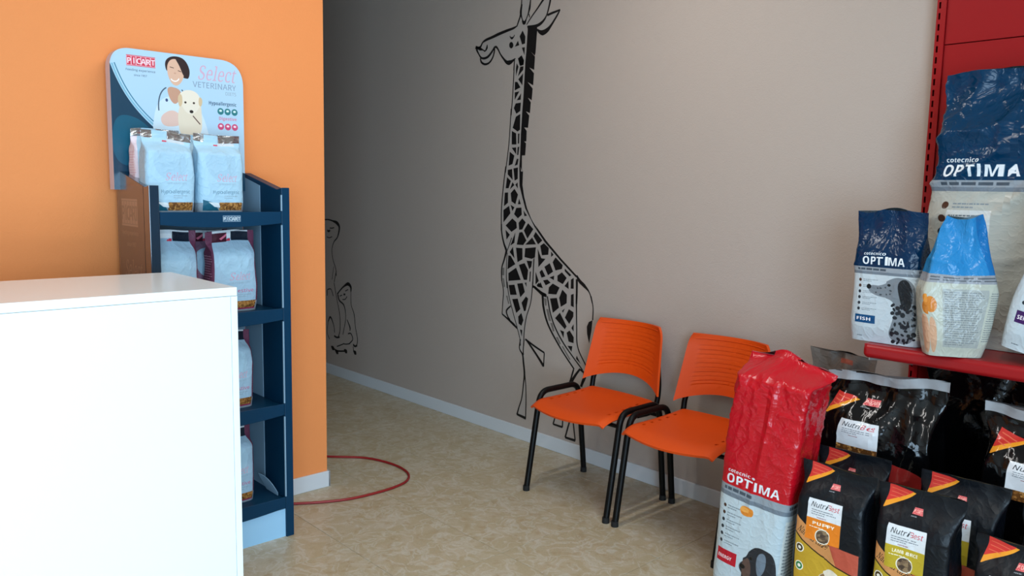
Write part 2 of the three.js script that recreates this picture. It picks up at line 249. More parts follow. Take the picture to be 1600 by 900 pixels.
{
  const g = thing('wall_sticker', 'tall black giraffe sticker with patchwork spots and smiling head on the taupe wall', 'wall sticker');
  for (const s of GIRAFFE_BODY.split('|')) mesh('body_film', plateShape(s, 0.0001, 0.0006), M.vinylPale, g);
  mesh('outline', strokes(GIRAFFE_LINES.split('|'), 0.0009), M.vinyl, g);
  mesh('mane', plateShape(GIRAFFE_MANE, 0.0007, 0.0014), M.vinyl, g);
  for (const s of GIRAFFE_PATCHES.split('|')) mesh('patch', plateShape(s, 0.0007, 0.0014), M.vinyl, g);
  for (const s of GIRAFFE_DASHES.split('|')) mesh('grey_patch', plateShape(s, 0.0007, 0.0012), M.vinylGrey, g);
  const k = MEERKAT_LINES.split('|'), big = thing('wall_sticker', 'thin line sticker of an upright meerkat, half hidden by the orange wall', 'wall sticker');
  mesh('outline', strokes([...k.slice(0, 11), ...k.slice(26, 28)], 0.0003, 0, 0.42), M.vinyl, big);
  mesh('far_outline', strokes(k.slice(0, 3), 0.0003, -2185, 0.42), M.vinyl, big);
  const pup = thing('wall_sticker', 'small line sticker of a meerkat pup leaning beside the taller meerkat', 'wall sticker');
  mesh('outline', strokes([...k.slice(11, 26), ...k.slice(28)], 0.0003, 0, 0.42), M.vinyl, pup);
}

// ---------------------------------------------------------------- white reception counter
{
  const t = thing('reception_counter', 'glossy white reception counter in front of the blue display stand', 'counter', [0.90, 0, 2.95]);
  const x0 = -0.24, x1 = 0.255, z0 = -0.787, z1 = 1.45, top = 1.14;
  mesh('countertop', slab(x0, x1, top - 0.024, top, z0, z1, 0.0025), M.gloss, t);
  mesh('front_panel', slab(x1 - 0.019, x1 - 0.001, 0.0, top - 0.0248, z0 + 0.0192, z1 - 0.0192, 0.0015), M.gloss, t);
  mesh('side_panel', slab(x0 + 0.01, x1, 0, top - 0.0248, z0, z0 + 0.0185, 0.0015), M.gloss, t);
  mesh('side_panel', slab(x0 + 0.01, x1, 0, top - 0.0248, z1 - 0.0185, z1, 0.0015), M.gloss, t);
  mesh('shelf', slab(x0 + 0.02, x1 - 0.02, 0.68, 0.70, z0 + 0.02, z1 - 0.02), M.gloss, t);
}

// ---------------------------------------------------------------- orange chairs
function makeChair(label) {
  const t = thing('stacking_chair', label, 'chair', [0, 0, 0], 0, 'orange plastic chairs against the taupe wall');
  const V = (x, y, z) => new THREE.Vector3(x, y, z);
  // seat: dished shell with a bowed front edge and a row of slots along each side
  const sf = (u, v) => {
    const s = 2 * u - 1, z = lerp(-0.165, 0.215, v) + 0.042 * (1 - s * s) * v * v - 0.02 * (1 - s * s) * (1 - v);
    const x = s * lerp(0.205, 0.228, v) * (1 - 0.03 * sstep(0.85, 1, v));
    const y = 0.45 - 0.012 * (1 - s * s) * sstep(0, 0.5, v) - 0.022 * Math.pow(Math.max(0, v - 0.8) / 0.2, 2) + 0.012 * Math.pow(1 - v, 3) - 0.015 * Math.pow(Math.max(0, Math.abs(s) - 0.88) / 0.12, 2);
    return V(x, y, z);
  };
  const sv = range(0, 4, 4).map((k) => 0.2 + k * 0.13), us = [0.085, 0.112, 0.888, 0.915];
  mesh('seat', sheet(cuts(range(0, 1, 30), us), cuts(range(0, 1, 26), sv, sv.map((a) => a + 0.05)), sf, 0.011,
    (u, v) => ((u > 0.085 && u < 0.112) || (u > 0.888 && u < 0.915)) && sv.some((a) => v > a && v < a + 0.05)), M.orangePlastic, t);
  // backrest: wraps round the sitter, arched lower edge, ten thin grooves in two columns
  const rows = range(0, 9, 9).map((k) => 0.17 + k * 0.072);
  const bf = (u, v) => {
    const s = 2 * u - 1, low = 0.497 + 0.052 * Math.pow(Math.max(0, 1 - s * s), 0.8), top = 0.803 + 0.004 * s * s;
    const y = lerp(low, top, v), half = lerp(0.232, 0.198, (y - 0.49) / 0.31) - 0.016 * Math.pow(Math.max(0, v - 0.8) / 0.2, 2.5), groove = rows.some((r) => v > r && v < r + 0.0085) && ((u > 0.13 && u < 0.48) || (u > 0.52 && u < 0.87)) ? 0.0022 : 0;
    const x = s * half, z = -0.222 + 0.07 * s * s - 0.20 * (y - 0.5) - groove;
    return V(x, y, z);
  };
  mesh('backrest', sheet(cuts(range(0, 1, 30), [0.1301, 0.4799, 0.5201, 0.8699]), cuts(range(0, 1, 20), ...rows.map((r) => [r, r + 0.0015, r + 0.007, r + 0.0085])), bf, 0.010), M.orangePlastic, t);
  const rib = range(0, 1, 24);
  mesh('back_rim', new THREE.TubeGeometry(new THREE.CatmullRomCurve3(rib.map((u) => bf(lerp(0.06, 0.94, u), 0.93).add(V(0, 0, 0.0055)))), 48, 0.0028, 6), M.orangePlastic, t);
  for (const s of [-1, 1]) {
    const x = s * 0.249;
    mesh('side_rail', bentTube([[x, 0.40, 0.141], [x, 0.473, 0.127], [x, 0.473, -0.135], [x, 0.40, -0.151]], 0.055, 0.0142), M.blackMetal, t);
    for (const [zt, zf] of [[0.141, 0.207], [-0.151, -0.200]]) {
      const l = mesh('leg', rod([x, 0.402, zt], [x, 0.012, zf], 0.0142), M.blackMetal, t);
      mesh('foot_cap', new THREE.CylinderGeometry(0.0155, 0.0162, 0.024, 16).translate(x, 0.012, zf + 0.0015), M.rubber, l);
    }
    mesh('back_upright', tube([[s * 0.19, 0.415, -0.06], [s * 0.197, 0.42, -0.15], [s * 0.2, 0.45, -0.185], [s * 0.198, 0.52, -0.202], [s * 0.165, 0.60, -0.238], [s * 0.14, 0.66, -0.262]], 0.0125), M.blackMetal, t);
  }
  for (const z of [0.08, -0.1]) mesh('cross_bar', rod([-0.249, 0.413 - (z > 0 ? 0 : 0), z > 0 ? 0.137 : -0.149], [0.249, 0.413, z > 0 ? 0.137 : -0.149], 0.009), M.blackMetal, t);
  return t;
}
{
  const c = makeChair('orange plastic chair with black legs, directly below the giraffe sticker');
  c.position.set(0.906, 0, 0.322);
  const d = c.clone(); d.name = numbered('stacking_chair'); scene.add(d);
  d.position.set(0.906 + 0.549, 0, 0.322);
  d.userData = { ...c.userData, label: 'orange plastic chair half hidden behind the tall red dog food bag' };
}

// ---------------------------------------------------------------- red cord lying on the floor
{
  const pts = [[-1.25, 1.75], [-0.95, 1.45], [-0.62, 1.2], [-0.36, 1.015], [-0.22, 0.88], [-0.1, 0.832], [0.031, 0.82], [0.14, 0.848], [0.208, 0.912], [0.236, 1.003], [0.24, 1.125], [0.222, 1.25], [0.175, 1.36], [0.115, 1.46], [0.055, 1.56], [0.032, 1.68], [0.031, 1.95]];
  const m = mesh('floor_cord', tube(pts.map(([x, z]) => [x, 0.0065, z]), 0.006, false, 200, 10), M.redCord);
  tag(m, 'thin red cord looping over the beige floor round the end of the orange wall', 'cord');
}

// ---------------------------------------------------------------- printing helpers
const SANS = await new FontLoader().loadAsync('fonts/droid/droid_sans_regular.typeface.json'), SANS_BOLD = await new FontLoader().loadAsync('fonts/droid/droid_sans_bold.typeface.json'), SERIF = await new FontLoader().loadAsync('fonts/droid/droid_serif_regular.typeface.json');
function text(c, s, x, y, px, colour, { bold = false, italic = false, family = 'sans', align = 'left', maxw } = {}) {
  if (bold) s = s.replace(/I/g, 'l');                             // a plain bar for the capital I
  const shapes = (family === 'serif' ? SERIF : bold ? SANS_BOLD : SANS).generateShapes(s, px * 0.72);
  let w = 0; for (const h of shapes) for (const p of h.getPoints(3)) w = Math.max(w, p.x);
  const sx = maxw ? maxw / w : 1;
  c.save(); c.translate(x - (align === 'right' ? w * sx : align === 'center' ? w * sx / 2 : 0), y); c.transform(sx, 0, italic ? 0.22 : 0, -1, 0, 0);
  c.fillStyle = colour; c.beginPath();
  for (const h of shapes) for (const path of [h, ...h.holes]) { path.getPoints(6).forEach((p, k) => (k ? c.lineTo(p.x, p.y) : c.moveTo(p.x, p.y))); c.closePath(); }
  c.fill('evenodd'); c.restore();
}
function lines(c, x, y, w, n, gap, th, colour, seed = 1) {        // rows of print too small to read
  const r = rng(seed); c.fillStyle = colour;
  for (let i = 0; i < n; i++) { let a = x; const end = x + w * (i === n - 1 ? 0.5 : 0.78 + 0.22 * r()); while (a < end) { const l = w * (0.03 + 0.1 * r()); c.fillRect(a, y + i * gap, Math.min(l, end - a), th); a += l + w * 0.018; } }
}
function poly(c, pts, colour) { c.fillStyle = colour; c.beginPath(); pts.forEach(([x, y], i) => (i ? c.lineTo(x, y) : c.moveTo(x, y))); c.closePath(); c.fill(); }
function blob(c, x, y, rx, ry, colour, turn = 0) { c.fillStyle = colour; c.beginPath(); c.ellipse(x, y, rx, ry, turn, 0, Math.PI * 2); c.fill(); }
function curve(c, pts, colour) {                                  // closed smooth outline
  c.fillStyle = colour; c.beginPath();
  const m = (a, b) => [(a[0] + b[0]) / 2, (a[1] + b[1]) / 2], n = pts.length, s = m(pts[n - 1], pts[0]);
  c.moveTo(...s);
  for (let i = 0; i < n; i++) c.quadraticCurveTo(...pts[i], ...m(pts[i], pts[(i + 1) % n]));
  c.closePath(); c.fill();
}
function kibble(c, x, y, w, h, n, seed, tones = ['#a8743c', '#8a5a2c', '#c08b4c', '#6e4522']) {
  const r = rng(seed); c.save(); c.beginPath(); c.rect(x, y, w, h); c.clip(); c.fillStyle = '#5d3a1d'; c.fillRect(x, y, w, h);
  for (let i = 0; i < n; i++) blob(c, x + r() * w, y + r() * h, h * (0.1 + 0.08 * r()), h * (0.09 + 0.07 * r()), tones[Math.floor(r() * tones.length)], r() * 3);
  c.restore();
}
function makerLogo(c, x, y, w, h, back, fore) {                   // block of six letter squares
  c.fillStyle = back; c.fillRect(x, y, w, h);
  [...'PICART'].forEach((s, i) => {
    const cw = w / 6; c.strokeStyle = fore; c.lineWidth = Math.max(1, w * 0.012); c.strokeRect(x + i * cw + cw * 0.06, y + h * 0.08, cw * 0.88, h * 0.84);
    text(c, s, x + (i + 0.5) * cw, y + h * 0.78, h * 0.74, fore, { bold: true, align: 'center' });
  });
}

// ---------------------------------------------------------------- bags
// a filled bag: rings of a rounded rectangle that flatten towards the seal, with folds and crinkles; front faces +z, base at the origin
function bagShape(o) {
  const { w, h, d } = o, NU = o.nu ?? 110, NV = o.nv ?? 84, seed = o.seed ?? 1, fill = o.fill ?? 0.6, sealV = o.sealV ?? 0.95, round = o.round ?? 4.5;
  const sp = (v, e) => Math.sign(v) * Math.pow(Math.abs(v), e), K = 1600, len = [0], T0 = 0.75 * Math.PI;
  const at = (k) => { const q = T0 - (k / K) * Math.PI * 2; return [w / 2 * sp(Math.cos(q), 0.5), d / 2 * sp(Math.sin(q), 0.5)]; };
  for (let k = 1; k <= K; k++) { const [a, b] = at(k - 1), [e, f] = at(k); len.push(len[k - 1] + Math.hypot(e - a, f - b)); }
  const total = len[K], th = []; let j = 0, front = 0;
  for (let i = 0; i <= NU; i++) { const L = total * i / NU; while (j < K && len[j] < L) j++; th.push(T0 - (j / K) * Math.PI * 2); }
  { let k = 0; while (T0 - (k / K) * Math.PI * 2 > Math.PI / 4) k++; front = len[k] / total; }
  const pos = [], uv = [];
  for (let r = 0; r <= NV; r++) {
    const v = r / NV, flat = sstep(fill, sealV, v), e = 2 / lerp(round, 2.2, flat);
    const W = w / 2 * (1 - 0.05 * Math.pow(1 - v, 8) - (o.foot ?? 0) * Math.pow(1 - v, 2) + (o.flare ?? 0) * v * v * v - (o.neck ?? 0) * (o.cone ? Math.max(0, v - o.cone) / (1 - o.cone) : flat) + 0.02 * Math.sin(v * 9 + seed));
    const D = d / 2 * ((0.82 + 0.18 * sstep(0, 0.12, v)) * (1 + 0.10 * Math.sin(Math.PI * Math.min(1, v / fill))) * (1 - flat) + 0.0025 / d * 2);
    for (let i = 0; i <= NU; i++) {
      const q = i === NU ? th[0] : th[i], cs = Math.cos(q), sn = Math.sin(q);
      let x = W * sp(cs, e), z = D * sp(sn, e), y = h * v;
      const side = Math.exp(-Math.pow(sn * 1.9, 2));
      x *= 1 - (o.gusset ?? 0.12) * side * sstep(0.25, 0.9, v) * (1 - flat);
      const amp = (o.crinkle ?? 0.006) * (0.3 + 0.7 * sstep(0.25, 0.7, v)) * (1 - 0.6 * flat);
      const f = o.freq ?? 9, nx = cs * 0.8, nz = sn;
      const yy = y * Math.cos(o.slant ?? 0.15) + x * Math.sin(o.slant ?? 0.15) , xx = x * Math.cos(o.slant ?? 0.15) - y * Math.sin(o.slant ?? 0.15);
      const c = ridge(xx * f + seed, yy * f * (o.stretch ?? 0.4), z * f + seed) - 0.3 + 0.35 * ridge(xx * f * 2.3, yy * f * 1.3 + seed, z * f * 2.3) + (o.fine ?? 0.3) * sstep(0.55, 0.95, v) * ridge(x * 34 + seed, y * 27, z * 30);
      x += nx * amp * c; z += nz * amp * c;
      const wave = (o.wave ?? 0.012) * sstep(fill * 0.7, 1, v);
      z += wave * (noise(x * 9 + seed, y * 5, seed) + 0.6 * noise(x * 21, y * 9 + seed, 3)) * 1.6;
      y += (o.ragged ?? 0.008) * flat * 2 * noise(x * 8 + seed * 3, seed, 1.5) + (o.slope ?? 0) * flat * x;
      x += (o.leanX ?? 0) * v * v; z += (o.leanZ ?? 0) * sstep(fill, 1, v) * 1 + (o.tilt ?? 0) * v;
      if (o.fold) { const k = sstep(o.fold.v, 1, v); y -= o.fold.drop * k * k * (1 + 0.4 * noise(x * 7 + seed, 2, 2)); z += o.fold.out * k * k; }
      pos.push(x, Math.max(0.0005, y), z); uv.push(i / NU, v);
    }
  }
  const idx = [], S = NU + 1;
  for (let r = 0; r < NV; r++) for (let i = 0; i < NU; i++) { const a = r * S + i, b = a + 1, c = a + S, e = c + 1; idx.push(a, b, c, b, e, c); }
  const full = new THREE.BufferGeometry();
  full.setAttribute('position', new THREE.Float32BufferAttribute(pos, 3)); full.setAttribute('uv', new THREE.Float32BufferAttribute(uv, 2)); full.setIndex(idx);
  full.computeVertexNormals();
  const n = full.attributes.normal;
  for (let r = 0; r <= NV; r++) { const a = r * S, b = a + NU, v = new THREE.Vector3(n.getX(a) + n.getX(b), n.getY(a) + n.getY(b), n.getZ(a) + n.getZ(b)).normalize(); n.setXYZ(a, v.x, v.y, v.z); n.setXYZ(b, v.x, v.y, v.z); }
  const slice = (r0, r1, caps) => {
    const g = new THREE.BufferGeometry(), P = pos.slice(r0 * S * 3, (r1 + 1) * S * 3), U = uv.slice(r0 * S * 2, (r1 + 1) * S * 2), N = Array.from(n.array.slice(r0 * S * 3, (r1 + 1) * S * 3)), I = [];
    for (let r = 0; r < r1 - r0; r++) for (let i = 0; i < NU; i++) { const a = r * S + i, b = a + 1, c = a + S, e = c + 1; I.push(a, b, c, b, e, c); }
    for (const [row, up] of caps) {                                // close an end
      const base = P.length / 3; let cx = 0, cy = 0, cz = 0;
      for (let i = 0; i <= NU; i++) { const k = (row * S + i) * 3; P.push(P[k], P[k + 1], P[k + 2]); U.push(U[(row * S + i) * 2], U[(row * S + i) * 2 + 1]); N.push(0, up, 0); cx += P[k]; cy += P[k + 1]; cz += P[k + 2]; }
      P.push(cx / S, cy / S, cz / S); U.push(0.5, up > 0 ? 1 : 0); N.push(0, up, 0);
      for (let i = 0; i < NU; i++) up > 0 ? I.push(base + S, base + i, base + i + 1) : I.push(base + S, base + i + 1, base + i);
    }
    g.setAttribute('position', new THREE.Float32BufferAttribute(P, 3)); g.setAttribute('normal', new THREE.Float32BufferAttribute(N, 3)); g.setAttribute('uv', new THREE.Float32BufferAttribute(U, 2)); g.setIndex(I);
    return g;
  };
  const cut = Math.round(sealV * NV);
  return { body: slice(0, cut, [[0, -1]]), seal: slice(cut, NV, [[NV - cut, 1]]), front, side: 0.5 - front, perimeter: total };
}
function film(map, o = {}) {
  const b = crinkleBump.clone(); b.repeat.set(o.rx ?? 4, o.ry ?? 4); b.needsUpdate = true;
  return phys({ map, roughness: 0.2, specularIntensity: 0.45, bumpMap: b, bumpScale: 0.002, ...o.material });
}
// builds the bag with its print; paint(ctx, W, H, F, S) draws front in 0..F, right side in F..F+S, back, left side
function makeBag(name, label, group, o, paint) {
  const t = thing(name, label, 'bag', o.at, o.turn ?? 0, group);
  if (o.roll) t.rotation.z = o.roll;
  const s = bagShape(o), Hpx = o.px ?? 900, Wpx = Math.min(2048, Math.round(Hpx * s.perimeter / o.h));
  const print = canvasTexture(Wpx, Hpx, (c, W, Hh) => paint(c, W, Hh, W * s.front, W * s.side));
  const fm = film(print, { rx: s.perimeter * 4, ry: o.h * 4, material: o.material });
  const body = mesh('body', s.body, fm, t);
  mesh(o.sealName ?? 'top_seal', s.seal, o.sealMaterial ?? fm, t);
  return { t, s, body, fm };
}

// ---------------------------------------------------------------- blue display stand with pouches
const STAND = { x0: 0.05, x1: 0.398, z0: 1.607, z1: 2.137 };
const SHELVES = [1.318, 0.937, 0.55, 0.162];
{
  const t = thing('display_stand', 'dark blue display stand with four shelves of pet food against the orange wall', 'display stand', [0.05, 0, 1.872]);
  const ox = -0.05, oz = -1.872, sx0 = STAND.x0 + ox, sx1 = STAND.x1 + ox, sz0 = STAND.z0 + oz, sz1 = STAND.z1 + oz;
  const profile = new THREE.Shape([[sx0, 0], [sx1, 0], [sx1, 1.418], [sx1 - 0.042, 1.412], [sx0 + 0.012, 1.476], [sx0, 1.476]].map(([a, b]) => new THREE.Vector2(a, b)));
  for (const [z, name] of [[sz0, 'side_panel'], [sz1 - 0.034, 'side_panel']]) {
    const p = mesh(name, new THREE.ExtrudeGeometry(profile, { depth: 0.030, bevelEnabled: true, bevelThickness: 0.002, bevelSize: 0.002, bevelOffset: -0.002, bevelSegments: 2 }).translate(0, 0, z + 0.002), z > 0 ? M.tealPanel : M.teal, t);
    p.name = name;
  }
  // pale inner lining behind the posts, and a bright edge strip on the right post
  const lining = new THREE.Shape([[sx0 + 0.005, 0.12], [sx0 + 0.165, 0.12], [sx0 + 0.165, 1.425], [sx0 + 0.005, 1.462]].map(([a, b]) => new THREE.Vector2(a, b)));
  for (const z of [sz0 + 0.0342, sz1 - 0.0362]) mesh('side_lining', new THREE.ExtrudeGeometry(lining, { depth: 0.002, bevelEnabled: false }).translate(0, 0, z), M.liner, t);
  mesh('back_panel', slab(sx0, sx0 + 0.004, 0.02, 1.47, sz0 + 0.037, sz1 - 0.037), M.liner, t);
  SHELVES.forEach((y, i) => {
    const s = mesh('shelf', mergeGeometries([slab(sx0 + 0.005, sx1 - 0.012, y - 0.012, y, sz0 + 0.037, sz1 - 0.037)]), M.teal, t);
    const bow = new THREE.Shape(), a = sz0 + 0.035, b = sz1 - 0.035;              // front lip with a slightly sagging lower edge
    bow.moveTo(a, y + 0.007); bow.lineTo(b, y + 0.007); bow.lineTo(b, y - 0.038); bow.quadraticCurveTo((a + b) / 2, y - 0.062, a, y - 0.038); bow.closePath();
    mesh('shelf_lip', new THREE.ExtrudeGeometry(bow, { depth: 0.01, bevelEnabled: true, bevelThickness: 0.001, bevelSize: 0.001, bevelOffset: -0.001, bevelSegments: 1, curveSegments: 16 }).rotateY(-Math.PI / 2).translate(sx1 - 0.001, 0, 0), M.teal, s);
    if (i === 0) {
      const logo = canvasTexture(384, 128, (c, W, Hh) => { c.fillStyle = '#0d4a6b'; c.fillRect(0, 0, W, Hh); makerLogo(c, 6, 6, W - 12, Hh - 12, '#0d4a6b', '#c9d6dc'); });
      mesh('logo', new THREE.PlaneGeometry(0.07, 0.026).rotateY(Math.PI / 2).translate(sx1 + 0.0005, y - 0.018, -0.030), std({ map: logo, roughness: 0.5 }), s);
    }
  });
  mesh('kick_panel', slab(sx1 - 0.018, sx1 - 0.008, 0.0, SHELVES[3] - 0.045, sz0 + 0.034, sz1 - 0.034), std({ color: 0x9fd0f0, roughness: 0.6 }), t);
  for (const [lo, hi] of [[SHELVES[0] + 0.01, 1.39], [SHELVES[1] + 0.01, SHELVES[0] - 0.045], [SHELVES[2] + 0.01, SHELVES[1] - 0.045], [SHELVES[3] + 0.01, SHELVES[2] - 0.045]]) mesh('edge_strip', slab(sx1 - 0.005, sx1 + 0.0008, lo, hi, sz0 + 0.0315, sz0 + 0.0365), M.liner, t);
  mesh('cardboard_flap', sheet(range(0, 1, 10), range(0, 1, 8), (u, v) => new THREE.Vector3(sx0 + 0.20 + 0.10 * u, SHELVES[3] + 0.002 + v * (0.075 - 0.062 * u * u), sz0 + 0.046 + 0.035 * v * (1 - u)), 0.002), M.liner, t);
  // topper board with rounded corners
  const hz0 = 1.650 + oz, hz1 = 2.158 + oz, hy0 = 1.40, hy1 = 1.921, ra = 0.075, rb = 0.10, W = hz1 - hz0;
  const head = new THREE.Shape();                                   // drawn in (right, up) as seen from the front; right is -z
  head.moveTo(0, hy0); head.lineTo(W, hy0); head.lineTo(W, hy1 - rb); head.quadraticCurveTo(W, hy1, W - rb, hy1); head.lineTo(ra, hy1); head.quadraticCurveTo(0, hy1, 0, hy1 - ra); head.closePath();
  const turn = (g, x) => g.rotateY(Math.PI / 2).translate(x, 0, hz1);
  const hd = mesh('header_board', turn(new THREE.ExtrudeGeometry(head, { depth: 0.05, bevelEnabled: false, curveSegments: 20 }), -0.003), std({ color: 0xd6c4c8, roughness: 0.55 }), t);
  const art = canvasTexture(1024, 1024, (c, S) => {
    c.fillStyle = '#b3d3e8'; c.fillRect(0, 0, S, S);
    // teal sweep at the lower left
    c.fillStyle = '#053a52'; c.beginPath(); c.moveTo(0, 0.11 * S); c.bezierCurveTo(0.08 * S, 0.34 * S, 0.2 * S, 0.50 * S, 0.48 * S, 0.68 * S); c.lineTo(1.0 * S, 0.86 * S); c.lineTo(S, S); c.lineTo(0, S); c.closePath(); c.fill();
    c.strokeStyle = '#7fb7cc'; c.lineWidth = 13; c.beginPath(); c.moveTo(0.015 * S, 0.115 * S); c.bezierCurveTo(0.09 * S, 0.34 * S, 0.21 * S, 0.49 * S, 0.49 * S, 0.665 * S); c.stroke();
    c.strokeStyle = '#1f6f8b'; c.lineWidth = 7; c.beginPath(); c.moveTo(0.032 * S, 0.11 * S); c.bezierCurveTo(0.11 * S, 0.33 * S, 0.22 * S, 0.475 * S, 0.5 * S, 0.65 * S); c.stroke();
    curve(c, [[0, 0.47 * S], [0.18 * S, 0.47 * S], [0.33 * S, 0.62 * S], [0.3 * S, 0.8 * S], [0, 0.85 * S]], '#06566f');
    // woman in a white coat with a stethoscope
    curve(c, [[0.33, 0.36], [0.40, 0.31], [0.5, 0.30], [0.62, 0.34], [0.70, 0.5], [0.74, 0.75], [0.5, 0.72], [0.28, 0.6], [0.3, 0.45]].map(([a, b]) => [a * S, b * S]), '#cfe3ee');
    curve(c, [[0.395, 0.235], [0.50, 0.25], [0.505, 0.31], [0.46, 0.375], [0.415, 0.33]].map(([a, b]) => [a * S, b * S]), '#c99a80');
    curve(c, [[0.385, 0.06], [0.44, 0.015], [0.53, 0.02], [0.575, 0.09], [0.57, 0.17], [0.52, 0.17], [0.42, 0.10], [0.40, 0.14]].map(([a, b]) => [a * S, b * S]), '#2c1a1c');
    curve(c, [[0.405, 0.08], [0.44, 0.035], [0.50, 0.04], [0.535, 0.11], [0.525, 0.18], [0.48, 0.235], [0.435, 0.22], [0.405, 0.15]].map(([a, b]) => [a * S, b * S]), '#e0b59a');
    curve(c, [[0.455, 0.015], [0.53, 0.03], [0.58, 0.1], [0.565, 0.18], [0.525, 0.155], [0.50, 0.085]].map(([a, b]) => [a * S, b * S]), '#2c1a1c');
    c.strokeStyle = '#4b2d28'; c.lineWidth = 5; c.beginPath(); c.moveTo(0.425 * S, 0.098 * S); c.lineTo(0.455 * S, 0.103 * S); c.moveTo(0.485 * S, 0.118 * S); c.lineTo(0.51 * S, 0.125 * S); c.stroke();
    c.strokeStyle = '#fbf6f2'; c.lineWidth = 8; c.beginPath(); c.arc(0.46 * S, 0.165 * S, 0.033 * S, 0.3, 2.6); c.stroke();
    blob(c, 0.463 * S, 0.140 * S, 9, 6, '#cf9d84');
    c.strokeStyle = '#44586b'; c.lineWidth = 9; c.beginPath(); c.moveTo(0.395 * S, 0.25 * S); c.bezierCurveTo(0.34 * S, 0.28 * S, 0.33 * S, 0.36 * S, 0.335 * S, 0.42 * S); c.moveTo(0.51 * S, 0.255 * S); c.lineTo(0.545 * S, 0.30 * S); c.stroke();
    blob(c, 0.395 * S, 0.34 * S, 10, 12, '#3a4f78');
    // hands and cream puppy
    curve(c, [[0.34, 0.46], [0.43, 0.40], [0.5, 0.44], [0.53, 0.5], [0.45, 0.53], [0.36, 0.53]].map(([a, b]) => [a * S, b * S]), '#e3c1b2');
    curve(c, [[0.49, 0.36], [0.56, 0.27], [0.64, 0.29], [0.66, 0.38], [0.66, 0.6], [0.5, 0.62], [0.47, 0.48]].map(([a, b]) => [a * S, b * S]), '#e6d8c0');
    curve(c, [[0.475, 0.31], [0.52, 0.255], [0.6, 0.25], [0.65, 0.29], [0.655, 0.36], [0.60, 0.43], [0.55, 0.43], [0.51, 0.38]].map(([a, b]) => [a * S, b * S]), '#eee3cf');
    curve(c, [[0.475, 0.30], [0.51, 0.28], [0.515, 0.36], [0.485, 0.39]].map(([a, b]) => [a * S, b * S]), '#d8bd96');
    curve(c, [[0.64, 0.29], [0.67, 0.31], [0.66, 0.37], [0.635, 0.36]].map(([a, b]) => [a * S, b * S]), '#d8bd96');
    blob(c, 0.535 * S, 0.345 * S, 9, 8, '#3a2c22'); blob(c, 0.60 * S, 0.345 * S, 9, 8, '#3a2c22'); blob(c, 0.58 * S, 0.41 * S, 15, 12, '#241d1b');
    c.strokeStyle = '#5c3b34'; c.lineWidth = 8; c.beginPath(); c.moveTo(0.59 * S, 0.44 * S); c.lineTo(0.645 * S, 0.50 * S); c.stroke();
    // print
    makerLogo(c, 0.115 * S, 0.045 * S, 0.205 * S, 0.075 * S, '#d2324d', '#f6dfe4');
    text(c, 'Feeding experience', 0.108 * S, 0.155 * S, 22, '#41566a', { maxw: 0.21 * S }); text(c, 'since 1957', 0.165 * S, 0.19 * S, 20, '#41566a');
    text(c, 'Select', 0.63 * S, 0.165 * S, 150, '#d2abc1', { italic: true, family: 'serif', maxw: 0.30 * S });
    text(c, 'VETERINARY', 0.595 * S, 0.225 * S, 60, '#8398b0', { maxw: 0.345 * S }); text(c, 'DIETS', 0.94 * S, 0.265 * S, 36, '#8fa4b4', { align: 'right' });
    text(c, 'Hypoallergenic', 0.715 * S, 0.345 * S, 38, '#3c5c78', { bold: true, maxw: 0.225 * S });
    text(c, 'Digestive', 0.94 * S, 0.455 * S, 34, '#d37a96', { bold: true, align: 'right' });
    for (let k = 0; k < 3; k++) { blob(c, (0.81 + k * 0.057) * S, 0.39 * S, 26, 26, '#2b7a80'); blob(c, (0.81 + k * 0.057) * S, 0.385 * S, 12, 9, '#d9eceb'); blob(c, (0.81 + k * 0.057) * S, 0.505 * S, 26, 26, '#cf4f78'); blob(c, (0.81 + k * 0.057) * S, 0.50 * S, 12, 9, '#f5dde6'); }
  });
  const hp = new THREE.ShapeGeometry(head, 20), q = hp.attributes.position, quv = hp.attributes.uv;
  for (let i = 0; i < q.count; i++) quv.setXY(i, q.getX(i) / W, 1 - (hy1 - q.getY(i)) / 0.521);
  mesh('header_print', turn(hp, 0.0475), phys({ map: art, roughness: 0.35, clearcoat: 0.3, clearcoatRoughness: 0.2 }), hd);
  // print on the outer face of the left side panel
  const sideArt = canvasTexture(512, 1024, (c, W2, H2) => {
    c.fillStyle = '#0a2c40'; c.fillRect(0, 0, W2, H2);
    makerLogo(c, 60, 90, 330, 190, '#77706c', '#4a4a50');
    text(c, 'Feeding experience', 60, 340, 40, '#6f6a68', { maxw: 330 }); text(c, 'since 1957', 150, 420, 40, '#6f6a68');
    text(c, 'Select', 90, 640, 170, '#565a60', { italic: true, family: 'serif', maxw: 340 });
    text(c, 'VETERINARY', 60, 740, 70, '#7a726c', { maxw: 400 }); text(c, 'DIETS', 250, 820, 64, '#7a726c');
  });
  mesh('side_print', new THREE.PlaneGeometry(0.27, 0.54).translate(sx0 + 0.157, 1.145, sz1 + 0.0006), phys({ map: sideArt, roughness: 0.3, clearcoat: 1, clearcoatRoughness: 0.15 }), t);
}

